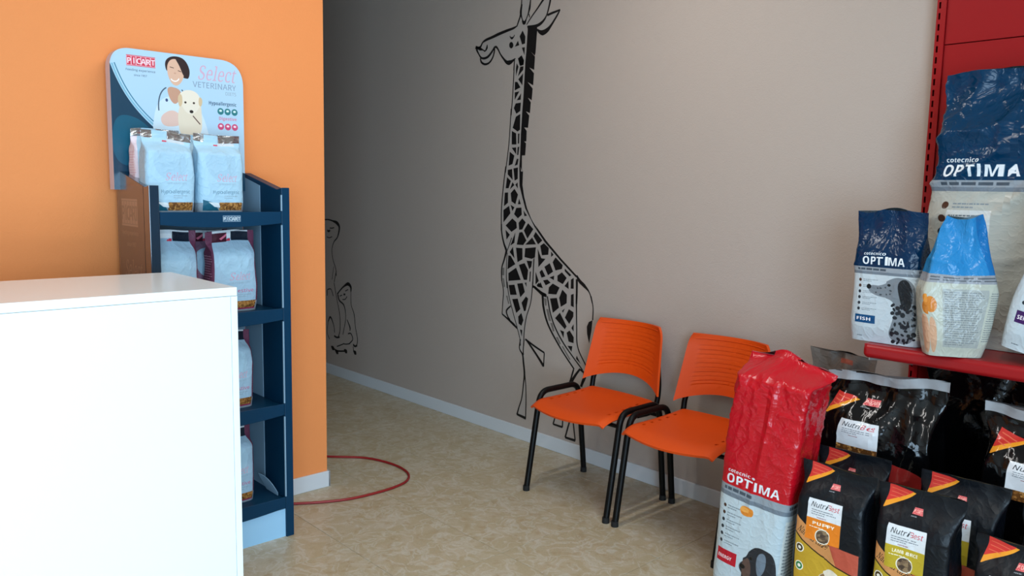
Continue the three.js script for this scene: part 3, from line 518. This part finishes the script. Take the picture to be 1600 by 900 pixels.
// small pouches on the stand; front turned to +x
function pouchPaint(v) {
  return (c, W, Hh, F, S) => {
    const r = rng(v.seed);
    c.fillStyle = v.base ?? '#a9cde0'; c.fillRect(0, 0, W, Hh);
    if (v.sideTone) { c.fillStyle = v.sideTone; c.fillRect(F, 0, S, Hh); c.fillRect(W - S, 0, S, Hh); lines(c, F + S * 0.1, Hh * 0.3, S * 0.8, 18, Hh * 0.03, 4, '#d6a6b8', 3); lines(c, W - S * 0.9, Hh * 0.3, S * 0.8, 18, Hh * 0.03, 4, '#d6a6b8', 4); }
    lines(c, F + S * 1.15, Hh * 0.25, F * 0.7, 16, Hh * 0.03, 4, '#9fb2c0', 9);
    // transparent window strip with kibble, foil and a dark corner along the bottom
    c.fillStyle = '#8f9ba4'; c.fillRect(0, Hh * 0.87, W, Hh * 0.13); kibble(c, F * 0.42, Hh * 0.865, F * 0.58, Hh * 0.1, 200, v.seed);
    poly(c, [[0, Hh * 0.83], [F * 0.30, Hh * 0.87], [F * 0.42, Hh * 0.97], [0, Hh * 0.97]], '#1b5c72'); poly(c, [[F * 0.14, Hh * 0.86], [F * 0.40, Hh * 0.87], [F * 0.44, Hh * 0.93], [F * 0.3, Hh * 0.92]], '#dfe6e8');
    if (v.stripe) { c.fillStyle = v.stripe; c.fillRect(0, Hh * 0.955, F, Hh * 0.018); }
    curve(c, [[0.1, 0.25], [0.5, 0.2], [0.85, 0.3], [0.8, 0.55], [0.35, 0.6], [0.12, 0.45]].map(([a, b]) => [a * F, b * Hh]), '#a3c6da');
    text(c, 'Select', F * 0.36, Hh * 0.60, Hh * 0.13, '#c9a3ba', { italic: true, family: 'serif', maxw: F * 0.46 });
    text(c, 'VETERINARY DIETS', F * 0.40, Hh * 0.645, Hh * 0.03, '#8fa6b8', { maxw: F * 0.42 });
    text(c, v.word, F * 0.25, Hh * 0.755, Hh * 0.062, v.ink ?? '#5b7f96', { maxw: F * 0.66 });
    lines(c, F * 0.5, Hh * 0.78, F * 0.42, 2, Hh * 0.025, Hh * 0.008, '#8ea4b4', v.seed);
    c.fillStyle = '#d0374f'; c.fillRect(F * 0.28, Hh * 0.115, F * 0.2, Hh * 0.018);
    // top band
    if (v.top) v.top(c, F, Hh); else { c.fillStyle = '#c7ced2'; c.fillRect(F * 0.52, 0, F * 0.48, Hh * 0.13); }
  };
}
const foilHalf = phys({ color: 0xffffff, roughness: 0.22, metalness: 1, bumpMap: crinkleBump, bumpScale: 0.003,
  map: canvasTexture(512, 64, (k, W, Hh) => { k.fillStyle = '#d9dde0'; k.fillRect(0, 0, W, Hh); k.fillStyle = '#a9cde0'; k.fillRect(W * 0.02, 0, W * 0.17, Hh); k.fillStyle = '#d0374f'; k.fillRect(W * 0.11, Hh * 0.62, W * 0.06, Hh * 0.14); }),
  metalnessMap: canvasTexture(512, 64, (k, W, Hh) => { k.fillStyle = '#ffffff'; k.fillRect(0, 0, W, Hh); k.fillStyle = '#000000'; k.fillRect(W * 0.02, 0, W * 0.17, Hh); }, false) });
function pouch(label, x, y, z, v, group, extra = {}) {
  return makeBag('food_pouch', label, group, { w: 0.178, h: v.h ?? 0.295, d: 0.088, at: [x, y, z], turn: Math.PI / 2, seed: v.seed, fill: 0.72, sealV: 0.9, crinkle: 0.004, freq: 16, wave: 0.006, gusset: 0.10, nu: 84, nv: 64, px: 640, sealName: v.dark ? 'top_band' : 'foil_top', sealMaterial: v.dark ? undefined : foilHalf, material: { roughness: 0.45 }, ...extra }, pouchPaint(v));
}
const hypo = (seed) => ({ seed, word: 'Hypoallergenic' });
const TOPROW = 'white pouches on the top shelf', SECROW = 'white pouches on the second shelf';
pouch('white foil-topped pouch at the front of the top shelf, beside the left post', 0.288, SHELVES[0] + 0.0005, 2.034, hypo(3), TOPROW);
pouch('white foil-topped pouch at the front of the top shelf, nearest the right post', 0.288, SHELVES[0] + 0.0005, 1.846, hypo(8), TOPROW);
pouch('white foil-topped pouch leaning at the back of the top shelf, poking out on the left', 0.165, SHELVES[0] + 0.004, 2.030, { ...hypo(14), h: 0.31, sideTone: '#e8d9e0' }, TOPROW, { roll: 0 });
pouch('white foil-topped pouch mostly hidden at the back right of the top shelf', 0.165, SHELVES[0] + 0.0005, 1.848, { ...hypo(21), h: 0.30 }, TOPROW);
const dig = (seed, dark) => ({ seed, word: 'Digestive', ink: '#c05d86', sideTone: '#6b3a52', stripe: '#9c2c55', dark: true, h: 0.31, base: '#9fbfd4', top: (c, F, Hh) => {
  c.fillStyle = '#dfe6ea'; c.fillRect(0, 0, F, Hh * 0.10); c.fillStyle = '#c9d3d9'; c.fillRect(0, 0, F, Hh * 0.045);
  if (dark === 'maroon') { c.fillStyle = '#4a1c2c'; c.fillRect(0, Hh * 0.03, F * 0.3, Hh * 0.11); poly(c, [[F * 0.12, Hh * 0.1], [F * 0.3, Hh * 0.04], [F * 0.3, Hh * 0.07], [F * 0.16, Hh * 0.12]], '#d9758d'); }
  c.fillStyle = '#14202f'; c.fillRect(F * 0.58, Hh * 0.02, F * 0.42, Hh * 0.11); c.fillStyle = '#d0374f'; c.fillRect(F * 0.33, Hh * 0.105, F * 0.18, Hh * 0.016);
} });
pouch('white pouch with a dark top on the second shelf, beside the left post', 0.288, SHELVES[1] + 0.0005, 2.028, dig(31), SECROW);
pouch('white pouch with a maroon and navy top on the second shelf, at the right', 0.292, SHELVES[1] + 0.0005, 1.806, dig(37, 'maroon'), SECROW, { w: 0.19 });
pouch('purple-sided pouch tucked behind the maroon-topped one on the second shelf', 0.168, SHELVES[1] + 0.0005, 1.850, { ...dig(41, 'maroon'), base: '#8c6a80' }, SECROW);
pouch('white pouch on the third shelf, cut off by the counter edge', 0.288, SHELVES[2] + 0.0005, 1.822, dig(47), undefined);
pouch('white pouch on the bottom shelf, just above the pale kick panel', 0.288, SHELVES[3] + 0.0005, 1.826, dig(53), undefined);

// ---------------------------------------------------------------- red gondola shelving on the right
const GX = 2.182, SHELF_Y = 0.945, SHELF_Z = 0.485;
{
  const t = thing('shop_shelving', 'red metal shop shelving unit against the taupe wall', 'shelving', [GX, 0, 0]), L = 1.36;
  const post = (x) => {
    const p = mesh('upright', mergeGeometries([slab(x, x + 0.002, 0, 2.5, 0.005, 0.058), slab(x + 0.028, x + 0.03, 0, 2.5, 0.005, 0.058), slab(x, x + 0.03, 0, 2.5, 0.003, 0.005)]), M.redMetal, t);
    const N = 66, ys = range(0, N - 1, N - 1).map((k) => 0.02 + k * 0.0375);
    mesh('slotted_face', sheet([0, 0.2, 0.42, 0.58, 0.8, 1], cuts([0, 2.5], ys, ys.map((y) => y + 0.022)), (u, v) => new THREE.Vector3(x + 0.03 * u, v, 0.059), 0.002, (u, v) => (u > 0.2 && u < 0.42) && ys.some((y) => v > y && v < y + 0.022)), M.redMetal, p);
  };
  post(0); post(1.0);
  for (const [a, b] of [[0.15, 0.557], [0.557, 0.957], [0.957, 1.457], [1.457, 1.957], [1.957, 2.49]])
    for (const [xa, xb] of [[0.031, 0.999], [1.031, L]]) mesh('back_board', slab(xa, xb, a + 0.0015, b - 0.0015, 0.018, 0.052, 0.0015), M.redMetal, t);
  const s = mesh('shelf', slab(0.008, L, SHELF_Y - 0.022, SHELF_Y - 0.002, 0.064, SHELF_Z - 0.012), M.redMetal, t);
  mesh('shelf_lip', new RoundedBoxGeometry(L - 0.004, 0.046, 0.034, 5, 0.0165).translate(L / 2 + 0.004, SHELF_Y - 0.025, SHELF_Z - 0.017), M.redMetal, s);
  mesh('shelf_bracket', new THREE.ExtrudeGeometry(new THREE.Shape([[0.06, 0], [0.44, 0], [0.44, -0.02], [0.2, -0.055], [0.06, -0.09]].map(([a, b]) => new THREE.Vector2(a, b))), { depth: 0.003, bevelEnabled: false }).rotateY(-Math.PI / 2).translate(0.014, SHELF_Y - 0.042, 0), std({ color: 0xaaa6a0, roughness: 0.5 }), s);
  const b = mesh('base_shelf', slab(0.002, L, 0.115, 0.135, 0.06, 0.32, 0.003), M.redMetal, t);
  mesh('plinth', slab(0.01, L, 0, 0.114, 0.295, 0.31), M.redMetal, b);
}

// ---------------------------------------------------------------- large printed dog food bags
function optimaPaint(v) {
  return (c, W, Hh, F, S) => {
    c.fillStyle = v.white ?? '#dde3e3'; c.fillRect(0, 0, W, Hh);
    const y0 = v.split * Hh, b = v.band * Hh;
    c.fillStyle = v.top; c.fillRect(0, 0, W, y0);
    c.fillStyle = '#8d959c'; c.fillRect(0, y0, W, b); c.fillStyle = '#6c7680'; c.fillRect(0, y0 + b * 0.62, W, b * 0.38);
    lines(c, F * 0.06, y0 + b * 0.18, F * 0.88, 1, 9, b * 0.28, '#46505a', 3); lines(c, F + S * 0.1, y0 + b * 0.18, S * 0.8, 1, 9, b * 0.28, '#46505a', 3);
    const fs = v.word * F;
    text(c, 'cotecnico', F * (v.wx + 0.02), y0 - fs * 1.08, fs * 0.4, '#d9dde0', { bold: true, maxw: F * v.ww * 0.5 });
    text(c, 'OPTIMA', F * v.wx, y0 - fs * 0.22, fs, '#dfe3e6', { bold: true, maxw: F * v.ww });
    // column of symbols and copy
    const yb = y0 + b, hb = Hh - yb;
    const st = v.step ?? 0.085;
    for (let k = 0; k < 6; k++) { blob(c, F * 0.11, yb + hb * (0.09 + k * st), F * 0.028, F * 0.028, k < 2 ? '#4a3228' : '#2c3238'); lines(c, F * 0.17, yb + hb * (0.075 + k * st), F * 0.3, 2, hb * 0.022, hb * 0.009, '#7c868c', k + v.seed); }
    if (v.fruit) { blob(c, F * 0.46, yb + hb * 0.07, F * 0.085, F * 0.075, '#d9822b'); blob(c, F * 0.43, yb + hb * 0.06, F * 0.05, F * 0.04, '#e8a14c'); }
    c.fillStyle = v.flavourBack; c.fillRect(F * 0.05, yb + hb * v.flavourY, F * 0.36, hb * 0.12);
    text(c, v.flavour, F * 0.075, yb + hb * (v.flavourY + 0.083), F * 0.078, '#f2ecec', { bold: true, maxw: F * 0.26 });
    lines(c, F * 0.08, Hh * 0.955, F * 0.2, 1, 6, 5, '#59636a', 8);
    if (v.copy) { c.fillStyle = '#cfd2cd'; c.fillRect(F + S * 0.08, yb + hb * 0.05, S * 0.84, hb * 0.85); lines(c, F + S * 0.14, yb + hb * 0.09, S * 0.72, 26, hb * 0.03, hb * 0.01, '#7d8487', 5); lines(c, F + S + F * 0.1, yb + hb * 0.08, F * 0.8, 26, hb * 0.03, hb * 0.01, '#7d8487', 6); }
    v.art?.(c, F, yb, hb, Hh, W, S);
  };
}
function spottedDog(c, F, yb, hb, Hh) {            // long-nosed spotted dog in profile, facing left
  yb -= hb * 0.12; c.save(); c.translate(F, yb + hb); c.scale(1.12, 1.1); c.translate(-F, -yb - hb); hb *= 1.08;
  const P = (l) => l.map(([a, b]) => [F * a, yb + hb * b]);
  curve(c, P([[0.60, 0.98], [0.70, 0.70], [0.72, 0.55], [0.66, 0.47], [0.47, 0.44], [0.36, 0.40], [0.34, 0.33], [0.42, 0.31], [0.52, 0.32], [0.60, 0.24], [0.74, 0.19], [0.92, 0.22], [1.04, 0.34], [1.06, 1.02]]), '#757c82');
  curve(c, P([[0.73, 0.26], [0.86, 0.20], [0.98, 0.34], [0.97, 0.55], [0.86, 0.62], [0.78, 0.46]]), '#1f2226');
  blob(c, F * 0.355, yb + hb * 0.335, F * 0.035, hb * 0.03, '#17181a'); blob(c, F * 0.62, yb + hb * 0.30, F * 0.022, hb * 0.016, '#141516');
  const r = rng(77); for (let k = 0; k < 46; k++) { const a = 0.66 + r() * 0.36, b = 0.5 + r() * 0.5; if (a > 0.62 + (1 - b) * 0.14) blob(c, F * a, yb + hb * b, F * (0.014 + 0.026 * r()), hb * (0.012 + 0.02 * r()), '#22252a', r() * 3); }
  for (let k = 0; k < 10; k++) blob(c, F * (0.46 + r() * 0.2), yb + hb * (0.31 + r() * 0.12), F * 0.012, hb * 0.01, '#43484d');
  c.restore();
}
function darkDog(c, F, yb, hb) {                  // dark shaggy dog's head at the lower right
  yb -= hb * 0.17;
  const P = (l) => l.map(([a, b]) => [F * a, yb + hb * b]);
  curve(c, P([[0.52, 0.62], [0.62, 0.52], [0.80, 0.50], [0.98, 0.54], [1.05, 0.75], [1.05, 1.25], [0.62, 1.25], [0.56, 0.88], [0.48, 0.82], [0.44, 0.72]]), '#24272c');
  curve(c, P([[0.48, 0.68], [0.55, 0.62], [0.62, 0.70], [0.62, 0.82], [0.52, 0.84], [0.47, 0.76]]), '#59443c');
  curve(c, P([[0.70, 0.56], [0.84, 0.53], [0.86, 0.68], [0.76, 0.78], [0.69, 0.68]]), '#6d7a86');
  blob(c, F * 0.485, yb + hb * 0.73, F * 0.03, hb * 0.022, '#0d0d0e'); blob(c, F * 0.60, yb + hb * 0.63, F * 0.02, hb * 0.014, '#0a0a0a');
  blob(c, F * 0.66, yb + hb * 0.90, F * 0.06, hb * 0.04, '#8792a0');
}
function longEarDog(c, F, yb, hb) {               // chestnut long-eared dog
  const P = (l) => l.map(([a, b]) => [F * a, yb + hb * b]);
  curve(c, P([[0.34, 0.42], [0.44, 0.30], [0.62, 0.22], [0.85, 0.26], [0.98, 0.5], [1.0, 1.0], [0.50, 1.0], [0.48, 0.72], [0.54, 0.56], [0.44, 0.52]]), '#8a4a2a');
  curve(c, P([[0.66, 0.30], [0.86, 0.28], [0.93, 0.55], [0.82, 0.74], [0.70, 0.60]]), '#5d2c1a');
  curve(c, P([[0.52, 0.72], [0.70, 0.70], [0.78, 0.95], [0.56, 0.98]]), '#2f2220');
  blob(c, F * 0.37, yb + hb * 0.44, F * 0.03, hb * 0.025, '#17110f'); blob(c, F * 0.56, yb + hb * 0.37, F * 0.02, hb * 0.015, '#150d0b');
}
// tall red bag in front
makeBag('dog_food_bag', 'tall red and white dog food bag standing on the floor beside the chairs', undefined,
  { w: 0.262, h: 0.885, d: 0.165, at: [1.952, 0.006, 0.692], roll: R(-3.9), seed: 2.2, fill: 0.92, sealV: 0.99, crinkle: 0.0105, freq: 8, stretch: 0.14, slant: 0.05, fine: 0.5, wave: 0.010, gusset: 0.16, flare: 0.19, leanX: 0.022, leanZ: -0.05, ragged: 0.02, slope: -0.06, nu: 150, nv: 150, px: 1100, material: { roughness: 0.24, specularIntensity: 0.75 } },
  optimaPaint({ top: '#b80d1c', split: 0.505, band: 0.045, word: 0.19, wx: 0.075, ww: 0.82, seed: 3, fruit: true, flavourBack: '#b41226', flavourY: 0.48, step: 0.064, flavour: 'ENERGY', art: darkDog, copy: true, white: '#b9c6cb' }));
// big blue bag at the back of the shelf
makeBag('dog_food_bag', 'biggest dog food bag, blue and cream, standing at the back of the red shelf', undefined,
  { w: 0.50, h: 0.90, d: 0.165, at: [2.50, SHELF_Y - 0.001, 0.185], seed: 5.4, fill: 0.74, sealV: 0.96, crinkle: 0.020, freq: 6.5, slant: 0.9, fine: 0.35, wave: 0.012, gusset: 0.2, neck: 0.07, leanX: 0.02, ragged: 0.012, nu: 150, nv: 150, px: 1000, material: {} },
  optimaPaint({ top: '#02304f', split: 0.40, band: 0.04, word: 0.125, wx: 0.045, ww: 0.52, seed: 4, flavourBack: '#0f4a78', flavourY: 0.72, flavour: 'ADULT', white: '#aeada3', copy: true,
    art: (c, F, yb, hb) => { c.fillStyle = '#c9cac6'; c.fillRect(F * 0.14, yb + hb * 0.12, F * 0.3, hb * 0.5); lines(c, F * 0.16, yb + hb * 0.15, F * 0.26, 16, hb * 0.03, hb * 0.01, '#6f767a', 12); } }));
// small dark blue bag
makeBag('dog_food_bag', 'small dark blue bag with a black and white spotted dog on the red shelf', 'small bags along the front of the red shelf',
  { w: 0.228, h: 0.445, d: 0.105, at: [2.230, SHELF_Y - 0.001, 0.392], seed: 7.7, fill: 0.60, sealV: 0.95, crinkle: 0.006, freq: 9, wave: 0.012, gusset: 0.15, ragged: 0.018, slope: 0.07, neck: 0.004, leanX: -0.012, px: 800, nu: 120, nv: 110, material: {} },
  optimaPaint({ top: '#022746', split: 0.435, band: 0.055, word: 0.19, wx: 0.14, ww: 0.66, seed: 6, white: '#b9c3c8', flavourBack: '#0f4470', flavourY: 0.60, flavour: 'FISH', art: spottedDog, copy: true }));
// light blue bag showing its text panel
makeBag('dog_food_bag', 'light blue bag with a gathered top showing its grey text panel on the red shelf', 'small bags along the front of the red shelf',
  { w: 0.252, h: 0.445, d: 0.105, foot: 0.34, cone: 0.45, at: [2.448, SHELF_Y - 0.001, 0.45], turn: R(34), seed: 9.1, fill: 0.45, sealV: 0.97, crinkle: 0.008, freq: 9, wave: 0.022, gusset: 0.3, neck: 0.60, ragged: 0.03, slope: -0.12, px: 800, nu: 120, nv: 110, leanX: 0.004, material: {} },
  (c, W, Hh, F, S) => {
    c.fillStyle = '#b3b5a8'; c.fillRect(0, 0, W, Hh);
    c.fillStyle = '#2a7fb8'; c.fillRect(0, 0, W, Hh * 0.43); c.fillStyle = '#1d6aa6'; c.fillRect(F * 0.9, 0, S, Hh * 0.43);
    c.fillStyle = '#8f9298'; c.fillRect(0, Hh * 0.43, W, Hh * 0.06); lines(c, 0, Hh * 0.445, W, 1, 8, 9, '#5d6268', 2); lines(c, 0, Hh * 0.465, W, 1, 8, 7, '#5d6268', 5);
    c.fillStyle = '#9fa39f'; c.fillRect(F * 0.24, Hh * 0.53, F * 0.62, Hh * 0.40); lines(c, F * 0.27, Hh * 0.55, F * 0.56, 24, Hh * 0.0155, Hh * 0.006, '#777d80', 4);
    lines(c, F * 0.9, Hh * 0.55, S * 0.7, 22, Hh * 0.0155, Hh * 0.006, '#777d80', 7);
    const x = W - S * 0.42; blob(c, W - S * 0.02, Hh * 0.66, F * 0.10, Hh * 0.05, '#c0762f'); blob(c, W - S * 0.06, Hh * 0.60, F * 0.06, Hh * 0.03, '#d58a3a');
    curve(c, [[W - S * 0.36, Hh * 0.72], [W, Hh * 0.70], [W, Hh * 0.98], [W - S * 0.3, Hh * 0.98]], '#c59a7c'); curve(c, [[0, Hh * 0.70], [F * 0.14, Hh * 0.76], [F * 0.12, Hh * 0.97], [0, Hh * 0.98]], '#c59a7c'); blob(c, F * 0.05, Hh * 0.64, F * 0.10, Hh * 0.055, '#c77b32');
  });
// white bag with a chestnut dog, tilted
makeBag('dog_food_bag', 'white bag with a chestnut long-eared dog, leaning at the end of the red shelf', 'small bags along the front of the red shelf',
  { w: 0.25, h: 0.46, d: 0.10, at: [2.692, SHELF_Y + 0.024, 0.415], roll: R(-12), seed: 11.3, fill: 0.66, sealV: 0.95, crinkle: 0.006, freq: 9, wave: 0.012, gusset: 0.15, ragged: 0.01, px: 800, material: {} },
  optimaPaint({ top: '#1d1236', white: '#b9c3c8', split: 0.30, band: 0.05, word: 0.16, wx: 0.1, ww: 0.7, seed: 9, flavourBack: '#3d1d55', flavourY: 0.60, flavour: 'SENIOR', art: longEarDog, fruit: true }));

// ---------------------------------------------------------------- black dog food bags
function blackPaint(v) {
  return (c, W, Hh, F, S) => {
    c.fillStyle = v.gold ? '#0d1116' : '#050506'; c.fillRect(0, 0, W, Hh);
    if (v.plain) return;
    const k = v.tri ?? 0.33, ty = (v.triY ?? 0.0) * Hh;              // red and orange striped corner
    poly(c, [[0, ty], [F * k, ty + F * 0.06], [F * 0.02, ty + F * k * 0.98], [0, ty + F * k]], '#e8962a'); poly(c, [[0, ty], [F * k * 0.86, ty + F * 0.045], [F * 0.02, ty + F * k * 0.72], [0, ty + F * k * 0.74]], '#c8362e');
    c.strokeStyle = '#e06a4c'; c.lineWidth = F * 0.008; for (let i = 1; i < 4; i++) { c.beginPath(); c.moveTo(F * 0.02, ty + F * k * 0.17 * i); c.lineTo(F * k * 0.74 * (1 - i * 0.14), ty + F * (0.045 + k * 0.13 * i)); c.stroke(); }
    const L = v.label, lx = L.x * F, ly = L.y * Hh, lw = L.w * F, lh = L.h * Hh;
    makerLogo(c, v.tag.x * F, v.tag.y * Hh, v.tag.w * F, v.tag.w * F * 0.34, '#c8323c', '#f0b9a8');
    lines(c, v.tag.x * F, v.tag.y * Hh + v.tag.w * F * 0.42, v.tag.w * F, 1, 4, 4, '#8b8d90', 2);
    if (v.gold) {
      const gy = v.gold * Hh;
      c.fillStyle = '#c98a52'; c.beginPath(); c.moveTo(0, gy); c.quadraticCurveTo(F * 0.5, gy + Hh * 0.13, F, gy + Hh * 0.15); c.lineTo(F, Hh); c.lineTo(0, Hh); c.fill();
      c.fillStyle = '#b3503c'; c.beginPath(); c.moveTo(F * 0.55, gy + Hh * 0.10); c.lineTo(F, gy + Hh * 0.12); c.lineTo(F, gy + Hh * 0.27); c.lineTo(F * 0.7, gy + Hh * 0.22); c.fill();
      c.fillStyle = v.goldTone ?? '#c19a2e'; c.beginPath(); c.moveTo(0, gy + Hh * 0.085); c.quadraticCurveTo(F * 0.45, gy + Hh * 0.2, F, gy + Hh * 0.235); c.lineTo(F, Hh); c.lineTo(0, Hh); c.fill();
      c.strokeStyle = '#3a2a14'; c.lineWidth = Hh * 0.007; c.beginPath(); c.moveTo(0, gy + Hh * 0.09); c.quadraticCurveTo(F * 0.45, gy + Hh * 0.2, F, gy + Hh * 0.235); c.stroke();
      c.save(); c.translate(F * 0.04, gy + Hh * 0.07); c.rotate(0.33); text(c, 'Natural care', 0, Hh * 0.012, Hh * 0.05, '#2a2114', { italic: true, family: 'serif', maxw: F * 0.5 }); c.restore();
      for (const [b, tone] of [[0.17, '#4a3a1c'], [0.27, '#2d7a43'], [0.37, '#4a3a1c'], [0.47, '#2d7a43']]) { blob(c, F * 0.10, gy + Hh * b, F * 0.075, F * 0.075, '#efe9d8'); blob(c, F * 0.10, gy + Hh * b, F * 0.058, F * 0.058, tone); blob(c, F * 0.10, gy + Hh * b, F * 0.03, F * 0.028, '#efe9d8'); }
      curve(c, [[0.42, 0.30], [0.62, 0.24], [0.85, 0.32], [0.9, 0.5], [0.86, 0.7], [0.4, 0.7], [0.36, 0.45]].map(([a, b]) => [a * F, gy + b * Hh * 0.9]), '#e3d6c0');
      curve(c, [[0.42, 0.31], [0.52, 0.28], [0.52, 0.42], [0.43, 0.48]].map(([a, b]) => [a * F, gy + b * Hh * 0.9]), '#8c6a44');
      blob(c, F * 0.56, gy + Hh * 0.33, F * 0.025, F * 0.025, '#231b16'); blob(c, F * 0.72, gy + Hh * 0.33, F * 0.025, F * 0.025, '#231b16'); blob(c, F * 0.64, gy + Hh * 0.39, F * 0.045, F * 0.035, '#231b16');
    }
    if (v.arc) { c.fillStyle = '#8e2421'; c.beginPath(); c.moveTo(F * 0.45, ly + lh); c.quadraticCurveTo(F * 0.8, ly + lh * 0.86, F * 1.0, ly + lh * 1.2); c.lineTo(F, ly + lh * 2.2); c.lineTo(F * 0.55, ly + lh * 2.2); c.fill(); }
    c.fillStyle = '#d9dadb'; c.fillRect(lx, ly, lw, lh); 
    if (L.panel) { c.fillStyle = L.panel; c.fillRect(lx, ly + lh * 0.47, lw, lh * 0.53); text(c, L.text, lx + lw * 0.17, ly + lh * 0.62, lh * 0.11, '#f6efe0', { bold: true, maxw: lw * 0.66 }); lines(c, lx + lw * 0.1, ly + lh * 0.67, lw * 0.8, 1, 4, lh * 0.018, '#f6efe0', 3); blob(c, lx + lw * 0.5, ly + lh * 0.86, lw * 0.21, lw * 0.21, '#e8e0cc'); kibbleDisc(c, lx + lw * 0.5, ly + lh * 0.86, lw * 0.18, v.seed); }
    else kibble(c, lx, ly + lh * 0.73, lw, lh * 0.27, 60, 4);
    text(c, 'Nutri', lx + lw * 0.08, ly + lh * 0.19, lh * 0.17, '#2c2e33', { italic: true, maxw: lw * 0.44 }); text(c, 'Best', lx + lw * 0.54, ly + lh * 0.19, lh * 0.17, '#c2404a', { italic: true, maxw: lw * 0.36 });
    lines(c, lx + lw * 0.12, ly + lh * 0.25, lw * 0.76, 3, lh * 0.052, lh * 0.02, '#7d8186', v.seed);
    lines(c, lx + lw * 0.3, ly + lh * 0.42, lw * 0.45, 1, 4, lh * 0.02, '#9b6d70', v.seed + 1);
  };
}
function kibbleDisc(c, x, y, r, seed) { c.save(); c.beginPath(); c.arc(x, y, r, 0, 7); c.clip(); kibble(c, x - r, y - r, 2 * r, 2 * r, 90, seed, ['#5c4a3a', '#7a624a', '#4a3a2e', '#8d7456']); c.restore(); }
const blackFilm = { roughness: 0.38, specularIntensity: 0.45, bumpScale: 0.0012 };
const PUP = { x: 0.17, y: 0.165, w: 0.54, h: 0.215, panel: '#e07c1f', text: 'PUPPY' }, LAMB = { ...PUP, panel: '#b9a02c', text: 'LAMB & RICE' }, FISHY = { ...PUP, panel: '#4f7f96', text: 'SALMON' };
const small = (x, z, seed, label, lab, extra = {}) => makeBag('dog_food_bag', label, 'black bags standing in rows on the floor',
  { w: 0.236, h: extra.h ?? 0.64, d: 0.115, at: [x, 0.001, z], turn: extra.turn ?? 0, roll: extra.roll ?? 0, seed, fill: 0.80, sealV: 0.975, round: 4, crinkle: 0.005, freq: 8, wave: 0.006, gusset: 0.2, ragged: 0.004, px: 900, nu: 120, nv: 110, slope: extra.slope ?? 0, material: blackFilm },
  blackPaint({ seed, gold: 0.275, label: lab, tag: { x: 0.40, y: 0.08, w: 0.24 }, goldTone: extra.tone }));
small(2.258, 0.748, 3.1, 'black and gold bag with an orange label, front row beside the red bag', PUP, { h: 0.595 });
small(2.500, 0.748, 4.7, 'black and gold bag with a yellow label, middle of the front row on the floor', LAMB, { tone: '#b59a2c', h: 0.592 });
small(2.765, 0.748, 6.2, 'black bag cut off by the lower right corner of the photo, front row', FISHY, { h: 0.515 });
small(2.240, 0.605, 8.3, 'black bag right behind the orange-labelled one, showing its striped corner', PUP, { h: 0.61 });
small(2.565, 0.605, 10.9, 'black bag right behind the yellow-labelled one, showing its striped corner', LAMB, { h: 0.612 });
small(2.835, 0.605, 12.4, 'black bag in the second row at the right edge of the photo', FISHY, { h: 0.585 });
const bigBlack = (name, label, at, seed, extra = {}) => makeBag(name, label, undefined,
  { w: 0.40, h: 0.70, d: 0.19, at, seed, fill: 0.72, sealV: 0.955, round: 4, crinkle: 0.013, freq: 6, wave: 0.016, gusset: 0.2, ragged: 0.012, px: 900, nu: 140, nv: 130, sealName: 'zip_strip', sealMaterial: std({ color: 0x98989a, roughness: 0.5 }), material: { roughness: 0.13, specularIntensity: 0.6, bumpScale: 0.0006 }, ...extra },
  blackPaint({ seed, plain: extra.plain, tri: 0.22, triY: 0.10, label: { x: 0.18, y: 0.215, w: 0.40, h: 0.165 }, tag: { x: 0.27, y: 0.115, w: 0.19 }, arc: true }));
bigBlack('dog_food_bag', 'large shiny black bag with a white zip strip and kibble label, behind the floor bags', [2.245, 0.1355, 0.418], 14.6, { slope: 0.09 });
bigBlack('dog_food_bag', 'large black bag with a pale zip strip at the right edge, under the red shelf', [2.745, 0.1355, 0.405], 17.5, { h: 0.675 });
bigBlack('dog_food_bag', 'black bag against the back boards under the shelf, its rim curving above the zip strip', [2.50, 0.1355, 0.145], 20.2, { plain: true, h: 0.765, w: 0.46, crinkle: 0.008, sealMaterial: undefined, sealName: 'top_seal', d: 0.10 });
// crumpled grey bag behind the red one
makeBag('dog_food_bag', 'crumpled grey-brown bag top poking up between the red bag and the red shelf', undefined,
  { w: 0.24, h: 0.868, d: 0.11, at: [2.025, 0.001, 0.25], seed: 23.3, fill: 0.7, sealV: 0.9, crinkle: 0.012, freq: 9, wave: 0.022, gusset: 0.25, ragged: 0.02, px: 500, material: { roughness: 0.4 } },
  (c, W, Hh, F) => { c.fillStyle = '#6f665e'; c.fillRect(0, 0, W, Hh); const r = rng(9); for (let k = 0; k < 40; k++) blob(c, r() * W, r() * Hh, 20 + 40 * r(), 10 + 20 * r(), ['#756b62', '#62564d', '#7c5f50', '#6b635c'][k % 4], r() * 3); c.fillStyle = '#9a5140'; c.fillRect(F * 0.3, Hh * 0.03, F * 0.5, Hh * 0.02); });

renderer.render(scene, camera);
